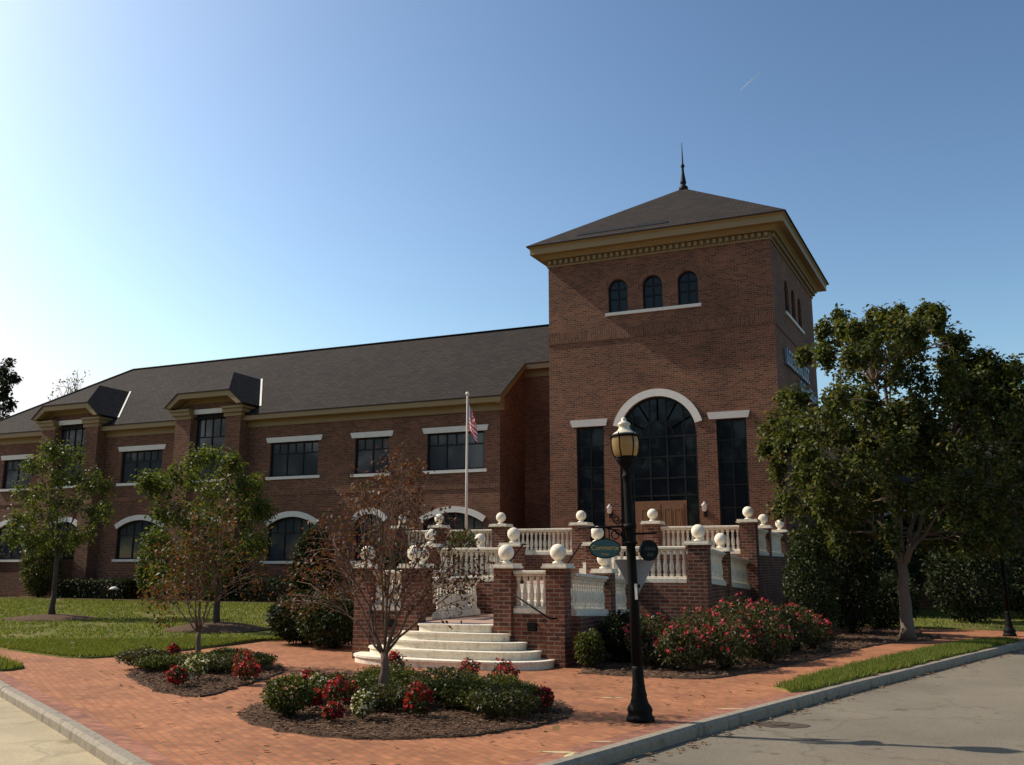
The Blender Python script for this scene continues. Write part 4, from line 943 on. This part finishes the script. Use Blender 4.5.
def tree(loc, label, lobes, trunk_h, trunk_r, leafm, barkm, nclump, nleaf, size, crad, name='street_tree', cat='tree', group=None, lean=(0, 0), forks=None, twig=True, shell=.5, seed=0, leaf_frac=1.0, stretch=1):
    """lobes: list of (dx,dy,z,r,weight); trunk with limbs to every lobe, twigs to each leaf clump"""
    global rng
    keep = rng; rng = np.random.default_rng(100 + seed); rd = random.Random(seed)
    T = tag(empty(name, loc), label, cat, group); tb = MB(); base = Vector((0, 0, -.05)); top = Vector((lean[0], lean[1], trunk_h))
    k_ = 6; pts = [base.lerp(top, i / k_) + Vector((rd.uniform(-1, 1), rd.uniform(-1, 1), 0)) * trunk_r * .22 * (0 < i < k_) for i in range(k_ + 1)]
    tb.tube(pts, [trunk_r * (1.5 if i == 0 else 1.12 - .35 * i / k_) for i in range(k_ + 1)], 10)
    cl = []; mains = []
    if len(lobes) > 100:        # a straight central leader carries the trunk on up into the crown
        tp = max(l[2] for l in lobes) * .8; tb.tube([top + Vector((rd.uniform(-.06, .06), rd.uniform(-.06, .06), (tp - trunk_h) * i / 7)) * (1 if i else 0.999) for i in range(8)], [trunk_r * (.78 - .085 * i) for i in range(8)], 8)
    if len(lobes) > 24:         # a few main limbs first, then a branch from the nearest limb to every lobe
        P_ = np.array([l[:3] for l in lobes]); K = 8; ce = P_[rng.choice(len(P_), K, replace=False)]
        for _ in range(12):
            lab = ((P_[:, None] - ce[None]) ** 2).sum(-1).argmin(1); ce = np.array([P_[lab == k].mean(0) if (lab == k).any() else ce[k] for k in range(K)])
        for k in range(K):
            st = top.lerp(base, rd.uniform(0, .10)); c = st.lerp(Vector(ce[k]), .88); L = (c - st).length; mid = st.lerp(c, .4) + Vector((rd.uniform(-.05, .05), rd.uniform(-.05, .05), .10)) * L
            lim = [st * (1 - t) ** 2 + mid * 2 * t * (1 - t) + c * t * t + Vector((rd.gauss(0, 1), rd.gauss(0, 1), rd.gauss(0, 1))) * .012 * L * (t > 0) for t in [i / 9 for i in range(10)]]
            tb.tube(lim, [trunk_r * (.42 - .32 * i / 9) for i in range(10)], 8); mains.append(lim)
    for (dx, dy, z, r, wgt) in lobes:
        c = Vector((dx, dy, z)); st = top.lerp(base, rd.uniform(0, .12)); r0 = trunk_r * (.24 + .26 * min(1, r / 1.2))
        if mains: st = min((q for lim in mains for q in lim[3:]), key=lambda q: (q - c).length + max(0, q.z - c.z)); r0 = trunk_r * .16
        L = (c - st).length
        mid = st.lerp(c, .45) + Vector((rd.uniform(-.1, .1), rd.uniform(-.1, .1), .12)) * L
        lim = []
        for i in range(9):
            t = i / 8; lim.append(st * (1 - t) ** 2 + mid * 2 * t * (1 - t) + c * t * t + Vector((rd.uniform(-1, 1), rd.uniform(-1, 1), rd.uniform(-1, 1))) * .02 * L * (0 < i))
        tb.tube(lim, [max(.006, r0 * (1 - .78 * i / 8)) for i in range(9)], 6)
        nc = max(2, int(nclump * wgt))
        for j in range(nc):
            d = Vector((rd.gauss(0, 1), rd.gauss(0, 1), rd.gauss(0, 1))).normalized(); p = c + d * r * (shell + (1 - shell) * rd.random()) ** .6
            cl.append(tuple(p))
            if twig:
                s0 = lim[rd.randint(4, 8)]; m_ = s0.lerp(p, .5) + Vector((rd.uniform(-1, 1), rd.uniform(-1, 1), rd.uniform(0, 1))) * .12 * (p - s0).length
                tb.tube([s0, m_, p], [max(.006, r0 * .2), max(.005, r0 * .13), .004], 4, cap=False)
    tb.obj('trunk', M[barkm], T)
    cl = np.array(cl); keepc = rng.random(len(cl)) < leaf_frac; cl2 = cl[keepc]
    v, f = leaves(cl2, nleaf, crad * rng.uniform(.6, 1.3, len(cl2)), size, stretch=stretch)
    rawmesh('crown', v, f, M[leafm], T); rng = keep
    return T
def shrub(loc, label, rx, ry, h, leafm, n, size, name='shrub', cat='shrub', group=None, shape='round', flowers=None, rz=0, stems=True, seed=0, cone=0, fl_top=.0):
    """shrub = stems + foliage spread through the outer volume of a rounded mound / column / clipped box"""
    global rng
    keep = rng; rng = np.random.default_rng(500 + seed)
    T = tag(empty(name, loc, rz), label, cat, group)
    def pt(k, lo=.6):
        if shape == 'box':
            q = rng.uniform(-1, 1, (k, 3)); ax = rng.integers(0, 3, k); q[np.arange(k), ax] = np.sign(q[np.arange(k), ax]) * rng.uniform(.8, 1, k)
            q = np.abs(q) ** .9 * np.sign(q)
        else:
            q = rng.normal(0, 1, (k, 3)); q /= np.linalg.norm(q, axis=1)[:, None]; q *= rng.uniform(lo ** 3, 1, k)[:, None] ** (1 / 3)
            if cone: s = 1 - cone * np.clip(q[:, 2], -1, 1); q[:, 0] *= s; q[:, 1] *= s
        p = q * np.array([rx, ry, h / 2]) + np.array([0, 0, h / 2 + .02])
        w_ = np.array([1 + .16 * noise.noise((a * 2.3 / max(rx, .4), b * 2.3 / max(ry, .4), c * 2.3 / max(rx, .4) + seed * 7)) for a, b, c in p]) if k < 30000 else 1
        p[:, :2] *= w_[:, None]; p[:, 2] = np.maximum(p[:, 2] * w_, .02); return p
    p = pt(n); v, f = leaves(p, 1, .02, size); rawmesh('foliage', v, f, M[leafm], T)
    if stems:
        sb = MB()
        for k in range(7):
            a = 2 * math.pi * k / 7 + seed; sb.tube([(.05 * math.cos(a), .05 * math.sin(a), -.02), (.3 * rx * math.cos(a), .3 * ry * math.sin(a), h * .3), (.6 * rx * math.cos(a), .6 * ry * math.sin(a), h * .62)], [.02, .014, .006], 5)
        sb.obj('stems', M['bark'], T)
    if flowers:
        fm, nf, fs_, npet = flowers
        c = pt(nf, .9); c = c[c[:, 2] > h * (.3 + fl_top)]
        v, f = leaves(c * np.array([1.04, 1.04, 1.03]), npet, fs_ * .6, fs_ * .75, aspect=.9); rawmesh('blossoms', v, f, M[fm], T)
    rng = keep; return T

def placed(px, x0, yb, k, layers, jit, seed, dist, shrink=.85, wgt=1):
    # crown clusters given as measured (x, y, radius) about the trunk foot, spread over several depths
    r = random.Random(seed); out = []
    for i, (x, y, q) in enumerate(px):
        for l in range(layers):
            v = (l - (layers - 1) / 2) * jit + r.uniform(-.4, .4) * jit; g_ = (dist + v) / dist; u = (x - x0 + (yb - y) * (x0 - 512) / 4800) / k * g_
            p = camR * u + camF * v; z = 1.75 + ((yb - y) / k - 1.75) * g_; out.append((p.x, p.y, z - .08, max(.12, q / k * shrink * r.uniform(.85, 1.15) - .08), wgt))
    return out
big = [(862, 325, 22), (893, 338, 24), (925, 313, 18), (946, 336, 19), (840, 345, 21), (816, 350, 15), (872, 368, 25), (926, 372, 22), (955, 392, 25), (986, 365, 20), (1008, 392, 22), (1036, 405, 26), (800, 398, 18), (790, 425, 25), (780, 450, 15), (816, 430, 26), (848, 415, 25), (882, 408, 26), (916, 408, 26), (946, 428, 27), (980, 420, 26), (1012, 430, 24), (1042, 445, 24), (790, 472, 22), (820, 470, 28), (856, 460, 28), (890, 452, 28), (926, 455, 28), (962, 465, 27), (1030, 485, 22), (802, 505, 23), (836, 505, 26), (870, 500, 26), (906, 495, 26), (942, 500, 26), (977, 500, 25), (1012, 508, 22), (825, 540, 20), (862, 538, 20), (945, 540, 22), (985, 538, 22), (862, 308, 7), (924, 303, 6), (833, 322, 8), (1008, 366, 8), (884, 322, 11), (870, 436, 24), (905, 432, 25), (936, 442, 24), (850, 395, 18), (985, 395, 20), (966, 376, 20), (972, 402, 20), (992, 388, 20), (968, 355, 14)]
tree((-.36, 24.9, .05), 'large dense green shade tree with pale forked trunk beside the right hand pavement', placed(big, 908, 640, 41.5, 3, 1.3, 1, 23, .78), 1.75, .145, 'leaf_big', 'bark_light', 10, 44, .125, .185, seed=1, name='shade_tree', shell=.3, stretch=1.5)
t1 = [(50, 450, 10), (70, 456, 11), (35, 466, 12), (86, 480, 12), (56, 480, 16), (101, 488, 7), (30, 496, 12), (70, 506, 16), (45, 520, 14), (96, 514, 8), (20, 522, 10), (60, 545, 12), (36, 546, 10), (82, 540, 9), (12, 540, 7)]
tree((-25.3, 22.1, .2), 'young green tree on the lawn at the left with a dark straight trunk', placed(t1, 51, 622, 32.2, 2, .9, 2, 31, .85), 1.9, .085, 'leaf_green', 'bark', 9, 28, .105, .29, seed=2, name='lawn_tree', group='young trees on the lawn', shell=.1, stretch=1.3)
t2 = [(206, 458, 16), (236, 464, 13), (182, 480, 17), (152, 488, 12), (217, 490, 21), (250, 488, 15), (166, 515, 18), (200, 525, 21), (240, 517, 18), (263, 512, 10), (148, 545, 12), (226, 555, 17), (187, 560, 17), (252, 547, 12), (142, 482, 7), (205, 585, 12), (165, 580, 11)]
tree((-17.2, 20.25, .2), 'bushy round young tree on the lawn, second from the left', placed(t2, 215, 634, 39, 2, 1.0, 3, 25, .9), 1.4, .085, 'leaf_green', 'bark', 11, 34, .10, .27, seed=3, name='lawn_tree', group='young trees on the lawn', shell=.1, stretch=1.3)
# ornamental trees in the beds
tree((-11.75, 13.4, .05), 'small sparse reddish tree growing in the left planting bed', [(-.65, 0, 1.45, .5, .9), (-.3, .1, 1.95, .5, .9), (.35, 0, 1.85, .5, .8), (.75, .1, 1.55, .45, .7), (0, -.1, 2.25, .45, .7), (.35, 0, 2.55, .35, .4), (-.8, 0, 1.15, .4, .7), (-.95, .1, 1.9, .35, .5), (.1, -.2, 1.5, .5, .7)], 0.55, .05, 'leaf_mix', 'bark_brown', 18, 24, .075, .23, seed=4, name='ornamental_tree', group='small ornamental trees in the beds', leaf_frac=.85)
tree((-6.3, 10.6, .05), 'small reddish nearly bare branching tree in the centre planting bed before the steps', [(-.7, 0, 1.65, .45, .8), (-.9, .1, 2.05, .42, .7), (-.2, .1, 2.35, .48, .9), (.25, 0, 2.7, .38, .8), (.55, 0, 2.05, .46, .8), (1.05, .1, 1.75, .42, .8), (.0, -.1, 1.8, .5, .9), (.05, .2, 3.05, .28, .5), (-1.15, 0, 1.4, .36, .6), (.95, 0, 1.35, .34, .4), (.35, 0, 1.5, .4, .6), (-.5, .2, 2.7, .3, .5)], .62, .062, 'leaf_red', 'bark_brown', 27, 20, .055, .19, seed=5, name='ornamental_tree', group='small ornamental trees in the beds', leaf_frac=.85)
# trees beyond the roof on the left
tree((-78.5, 60, 0), 'tall ivy covered tree trunk rising behind the far left end of the roof', [(0, 0, 11, 1.6, 1), (.3, 0, 14, 1.4, 1), (.6, 0, 16.5, 1.3, 1), (1.0, 0, 18.8, 1.0, .8), (.3, 0, 20.5, .7, .2)], 15, .35, 'leaf_dark', 'bark', 26, 40, .34, .5, seed=6, name='ivy_tree', group='trees beyond the roof')
tree((-71.5, 62, 0), 'bare thin branched tree with few leaves behind the roof hip, beside the ivy tree', [(-1.6, 0, 16.5, 1.4, 1), (0, 0, 18.0, 1.3, 1), (1.5, 0, 17, 1.2, 1), (2.4, 0, 15.6, 1.1, .8), (-2.5, 0, 15.2, 1.0, .7), (.9, 0, 19.2, .9, .5)], 12, .28, 'leaf_green', 'bark', 24, 5, .26, .4, seed=7, name='bare_tree', group='trees beyond the roof', leaf_frac=.45)
# shaded trees and hedge on the right, beyond the big tree
ft = tree((4.2, 38, 0), 'dark background tree beyond the big shade tree, nearest the annex wall', [(-1.4, 0, 4.2, 1.5, 1), (1.3, 0, 4.5, 1.5, 1), (0, .5, 6.2, 1.6, 1.1), (0, -.8, 3.0, 1.5, 1), (2.2, 0, 3.0, 1.2, .7), (-2.2, 0, 2.8, 1.2, .7)], 1.6, .16, 'leaf_big', 'bark', 24, 36, .24, .45, seed=8, name='background_tree', group='dark trees on the far right')
for i, (x, y, s, r, lb_) in enumerate(((8.6, 46, 1.15, 1.2, 'dark background tree at the far right edge, behind the distant lamp'), (11.5, 58, 1.3, 2.4, 'tallest background tree at the far right, partly hidden behind nearer trees'), (5.4, 50, 1.1, 4, 'background tree between the big shade tree and the far right edge'), (1.4, 40.5, .9, 5, 'low background tree directly behind the big shade tree trunk'))):
    c = copy_tree(ft); c.location = (x, y, 0); c.scale = (s, s, s); c.rotation_euler = (0, 0, r); c['label'] = lb_
for i, (x, y, s, r) in enumerate(((-26, -19, 2.3, .3), (-18, -22, 2.6, 1.9), (-9, -21, 2.4, 3.3), (-1, -24, 2.7, 4.4), (8, -22, 2.4, 5.2), (17, -20, 2.5, .9), (-35, -20, 2.4, 2.4), (-46, -18, 2.5, 1.1), (-56, -21, 2.7, 3.0), (-66, -19, 2.6, 4.0), (-77, -22, 2.8, 5.0), (-88, -20, 2.7, .4), (-99, -23, 2.9, 1.5), (-111, -22, 2.8, 2.7))):
    c = copy_tree(ft); c.location = (x, y, 0); c.scale = (s, s, s); c.rotation_euler = (0, 0, r); c['label'] = 'tall tree across the street behind the camera, mirrored in the windows'; c['group'] = 'trees across the street'
for i, (x, y, s, r) in enumerate(((-64, 42, 1.5, .4), (-70, 52, 1.7, 2.2), (-68, 33, 1.4, 3.6), (-78, 44, 1.8, 5.1), (-86, 58, 1.9, 1.3), (-88, 34, 1.6, 2.9))):
    c = copy_tree(ft); c.location = (x, y, 0); c.scale = (s, s, s); c.rotation_euler = (0, 0, r); c['label'] = 'leafy tree in the grounds past the far left end of the long wing'; c['group'] = 'trees past the left end of the wing'
# worn survey paint on the paving
PAINT = [(-3.92, 12.58, .5, .16, .03), (-2.26, 12.22, .2, .20, .025), (-3.30, 8.80, .3, .18, .03), (-3.15, 8.72, 1.5, .10, .03), (-3.08, 9.49, .4, .12, .02)]
PNT = plain('worn_survey_paint', (.50, .43, .24), .9, .4, 12, .1)
for i, (x, y, a, L_, W_) in enumerate(PAINT):
    ts = np.linspace(0, 2 * math.pi, 22, endpoint=False); pts_ = []
    for t in ts:
        u = L_ * math.cos(t) * (1 + .35 * noise.noise((math.cos(t) * 2, math.sin(t) * 2, i * 3.1))); v_ = W_ * math.sin(t) * (1 + .5 * noise.noise((math.cos(t) * 3, math.sin(t) * 3, i * 5.7)))
        pts_.append((x + u * math.cos(a) - v_ * math.sin(a), y + u * math.sin(a) + v_ * math.cos(a)))
    q = MB(); fan(q, pts_, .0045); kind(q.obj('paint_mark', PNT))
# evergreens and hedges against the building
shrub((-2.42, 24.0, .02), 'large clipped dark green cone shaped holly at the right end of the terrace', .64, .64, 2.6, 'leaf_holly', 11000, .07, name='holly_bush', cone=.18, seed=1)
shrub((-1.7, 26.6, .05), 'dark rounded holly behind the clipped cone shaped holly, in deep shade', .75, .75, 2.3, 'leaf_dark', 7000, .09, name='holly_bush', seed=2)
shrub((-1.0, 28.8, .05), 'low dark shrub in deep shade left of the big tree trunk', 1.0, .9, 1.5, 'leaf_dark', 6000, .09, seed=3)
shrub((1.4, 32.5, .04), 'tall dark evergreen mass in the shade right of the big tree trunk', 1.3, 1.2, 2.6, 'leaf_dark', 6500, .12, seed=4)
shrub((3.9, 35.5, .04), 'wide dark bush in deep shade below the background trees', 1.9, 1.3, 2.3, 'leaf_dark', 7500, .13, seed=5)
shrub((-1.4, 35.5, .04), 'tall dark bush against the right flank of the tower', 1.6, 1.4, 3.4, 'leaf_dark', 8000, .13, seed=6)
ecol = [(-39.5, 33.6, .95, 3.4, 'tall rounded evergreen against the wing beside the left dormer bay'), (-45.2, 33.4, 1.2, 3.4, 'tall evergreen at the far left edge against the wing'), (-31.9, 33.4, .95, 2.9, 'evergreen against the wing behind the bushy second lawn tree'), (-23.4, 33.4, .95, 3.1, 'tall dark evergreen against the wing left of the terrace'), (-28.2, 33.5, .8, 2.5, 'evergreen against the wing to the right of the second dormer bay')]
for i, (x, y, r, h, lb_) in enumerate(ecol): shrub((x, y, .22), lb_, r, r * .9, h, 'leaf_dark' if i % 2 else 'leaf_box', 6500, .13, name='evergreen_shrub', cat='shrub', group='evergreens along the wing', seed=10 + i, cone=.1)
shrub((-35.6, 33.5, .22), 'low clipped hedge under the wing windows between the two dormer bays', 2.2, .5, .85, 'leaf_dark', 6000, .12, name='hedge', cat='hedge', shape='box', seed=20, stems=False)
shrub((-25.8, 33.4, .22), 'low clipped hedge under the wing windows right of the second dormer bay', 2.9, .55, 1.0, 'leaf_dark', 7500, .12, name='hedge', cat='hedge', shape='box', seed=21, stems=False)
shrub((-19.5, 33.2, .22), 'dark clipped hedge under the wing windows left of the upper terrace', 3.4, .6, 1.3, 'leaf_dark', 9000, .12, name='hedge', cat='hedge', shape='box', seed=22, stems=False)
shrub((-12.9, 18.2, .03), 'wide dark bush at the lawn corner left of the terrace', .95, .8, 1.15, 'leaf_dark', 6000, .09, seed=23)
shrub((-11.75, 17.6, .03), 'rounded dark green bush against the left end wall of the front terrace', .85, .75, 1.1, 'leaf_holly', 5500, .085, seed=24)
shrub((-12.6, 21.5, .05), 'tall dark shrub beside the left flank of the middle terrace', .9, .8, 2.2, 'leaf_dark', 6000, .10, seed=25)
shrub((-10.1, 20.55, 1.34), 'leafy potted bush behind the left middle balustrade', .40, .36, 1.25, 'leaf_box', 2600, .07, seed=26)
shrub((-5.3, 15.75, .05), 'small yellowish bush at the foot of the right corner pier of the front terrace', .25, .25, .58, 'leaf_box', 2200, .06, seed=27)
shrub((-5.05, 17.2, .05), 'dark rounded bush against the right flank of the front terrace, behind the lamp post', .50, .6, .82, 'leaf_dark', 4500, .07, seed=28)
# rose bushes
roses = [(-4.35, 16.5, .52, .80), (-3.8, 16.1, .48, .68), (-3.7, 17.0, .6, .92), (-3.15, 16.6, .48, .74), (-3.3, 17.8, .58, .98), (-2.95, 18.6, .58, .98), (-2.65, 18.0, .45, .7), (-2.8, 19.7, .58, 1.0), (-2.45, 20.5, .5, .9), (-2.2, 21.4, .42, .65), (-3.4, 19.2, .58, 1.05)]
rl = ['nearest the lamp post', 'low one by the pavement near the lamp', 'below the right end pier of the middle terrace', 'second along the front edge of the rose bed', 'mid bed, leaning on the terrace flank', 'middle of the row', 'low one at the pavement edge in mid row', 'towards the clipped holly', 'last but one before the holly', 'smallest, at the shaded right end of the row', 'tall one at the back against the brick']
for i, (x, y, r, h) in enumerate(roses):
    shrub((x, y, .05), 'rose bush with pinkish red flowers, ' + rl[i], r, r, h, 'leaf_rose', 2000, .06, name='rose_bush', cat='rose bush', group='rose bushes along the right flank', seed=30 + i, flowers=('fl_pink', 56, .048, 7), fl_top=.12)
# bed planting: mounded edging plants, clusters of red and cream flowers
shrub((-6.9, 9.45, .05), 'small ball shaped green shrub at the left corner of the centre bed', .30, .30, .42, 'leaf_box', 2600, .045, seed=50, name='ball_shrub')
mo1 = [(-12.35, 12.75, .38, .30), (-11.75, 12.5, .36, .28), (-11.2, 12.75, .40, .34), (-10.6, 12.7, .36, .30), (-10.6, 13.3, .42, .34), (-11.3, 13.7, .40, .3)]
ml1 = ['at the left tip of the left bed', 'second from the left tip of the left bed', 'in front of the reddish tree in the left bed', 'right of the cream flowers in the left bed', 'at the back right of the left bed', 'behind the reddish tree in the left bed']
mo2 = [(-7.35, 11.1, .36, .30), (-6.9, 11.7, .40, .34), (-6.55, 10.75, .36, .32), (-6.05, 10.35, .34, .32), (-5.6, 10.9, .38, .36), (-5.1, 10.75, .36, .34), (-6.0, 11.7, .42, .36), (-5.2, 11.6, .40, .34), (-4.7, 11.0, .36, .30), (-4.55, 10.35, .34, .28)]
ml2 = ['at the back left of the centre bed', 'at the back of the centre bed, facing the steps', 'just left of the bare tree in the centre bed', 'directly before the bare tree in the centre bed', 'just right of the bare tree in the centre bed', 'second right of the bare tree in the centre bed', 'behind the bare tree in the centre bed', 'at the back right of the centre bed', 'at the right end of the centre bed', 'at the front right corner of the centre bed']
for i, (m_, l_) in enumerate(zip(mo1 + mo2, ml1 + ml2)):
    shrub((m_[0], m_[1], .05), 'low green mounded plant ' + l_, m_[2] * (1.15 + .3 * random.random()), m_[2] * (.8 + .25 * random.random()), m_[3] * (.68 + .3 * random.random()), 'leaf_box' if i % 3 else 'leaf_rose', 3200, .042, name='edging_plant', cat='plant', group='low mounded plants in the beds', seed=60 + i, stems=False)
reds = [(-9.95, 10.95, .15, .30, 'at the front point of the left bed'), (-9.75, 12.2, .22, .34, 'at the right end of the left bed'), (-9.35, 11.75, .2, .3, 'right of all other flowers of the left bed'), (-12.3, 13.4, .13, .34, 'at the back left of the left bed'), (-7.45, 10.6, .17, .42, 'at the left of the centre bed above the ball shrub'), (-6.5, 9.95, .2, .42, 'biggest, front of the bare tree trunk at left'), (-6.15, 9.25, .12, .18, 'lowest, on the bare mulch at the front of the centre bed'), (-7.15, 12.35, .17, .40, 'at the back of the centre bed, left of the trunk'), (-6.0, 12.45, .16, .40, 'at the back of the centre bed, right of the trunk'), (-5.25, 12.0, .22, .40, 'at the right of the centre bed, below the step end'), (-5.45, 9.95, .15, .36, 'at the front of the centre bed, right of the trunk'), (-4.25, 10.9, .12, .22, 'at the right tip of the centre bed'), (-6.95, 9.98, .16, .22, 'low one between the ball shrub and the trunk')]
for i, (x, y, r, h, l_) in enumerate(reds):
    shrub((x, y, .06), 'clump of crimson flowers ' + l_, r * random.uniform(.6, 1.0), r * random.uniform(.7, 1.0), h * random.uniform(.8, 1.05), 'leaf_rose', 420, .05, name='flower_clump', cat='flowers', group='crimson flower clumps in the beds', seed=90 + i, stems=False, flowers=('fl_red', 60, .05, 6), fl_top=-.1)
whites = [(-10.1, 11.25, .13, .22, 'at the front of the left bed, lower of two'), (-10.3, 11.75, .16, .32, 'at the front of the left bed, upper of two'), (-5.95, 9.55, .13, .24, 'at the front of the centre bed'), (-7.15, 10.4, .14, .34, 'at the left of the centre bed beside crimson flowers')]
for i, (x, y, r, h, l_) in enumerate(whites):
    shrub((x, y, .06), 'clump of cream white flowers ' + l_, r, r, h, 'leaf_box', 350, .05, name='flower_clump', cat='flowers', group='cream flower clumps in the beds', seed=120 + i, stems=False, flowers=('fl_white', 60 if i < 3 else 30, .035, 6), fl_top=-.1)
# path light on the lawn
pl_ = tag(empty('path_light', (-33.2, 32.2, .2)), 'small white capped path light on a short post at the far edge of the lawn', 'path light')
q = MB(); q.tube([(0, 0, 0), (0, 0, .5)], .035, 8); q.obj('post', M['black'], pl_)
q = MB(); q.lathe([(.20, .5), (.20, .53), (.12, .6), (0, .63)], 14); q.obj('cap', M['lintel'], pl_)
# patched service cover in the road
pp = [(.34 * math.cos(t) * (1 + .3 * noise.noise((math.cos(t) * 2, math.sin(t) * 2, 3))), .22 * math.sin(t) * (1 + .35 * noise.noise((math.cos(t) * 3, math.sin(t) * 3, 8)))) for t in np.linspace(0, 2 * math.pi, 40, endpoint=False)]
q = MB(); fan(q, pp, 0); q.prism([(.12 * math.cos(t), .12 * math.sin(t)) for t in np.linspace(0, 2 * math.pi, 16, endpoint=False)], .002, .008); uc = q.obj('utility_cover', plain('rusty_cover', (.075, .055, .042), .9, .5, 9, .2, bmp=.6)); uc.location = (-1.68, 12.05, -.1195); tag(uc, 'dark rusty round valve cover in a rough patch of the grey road', 'cover')
# aircraft trail high in the sky
q = MB(); q.tube([(-296, 2000, 1060), (-268, 2000, 1082), (-240, 2000, 1102)], [.6, 1.6, .5], 6)
m_, n_, b_ = mat('vapour'); b_.inputs['Base Color'].default_value = (.8, .82, .85, 1); b_.inputs['Alpha'].default_value = .35
ct = q.obj('contrail', m_); tag(ct, 'short thin white vapour trail high in the blue sky above the tower', 'vapour trail')
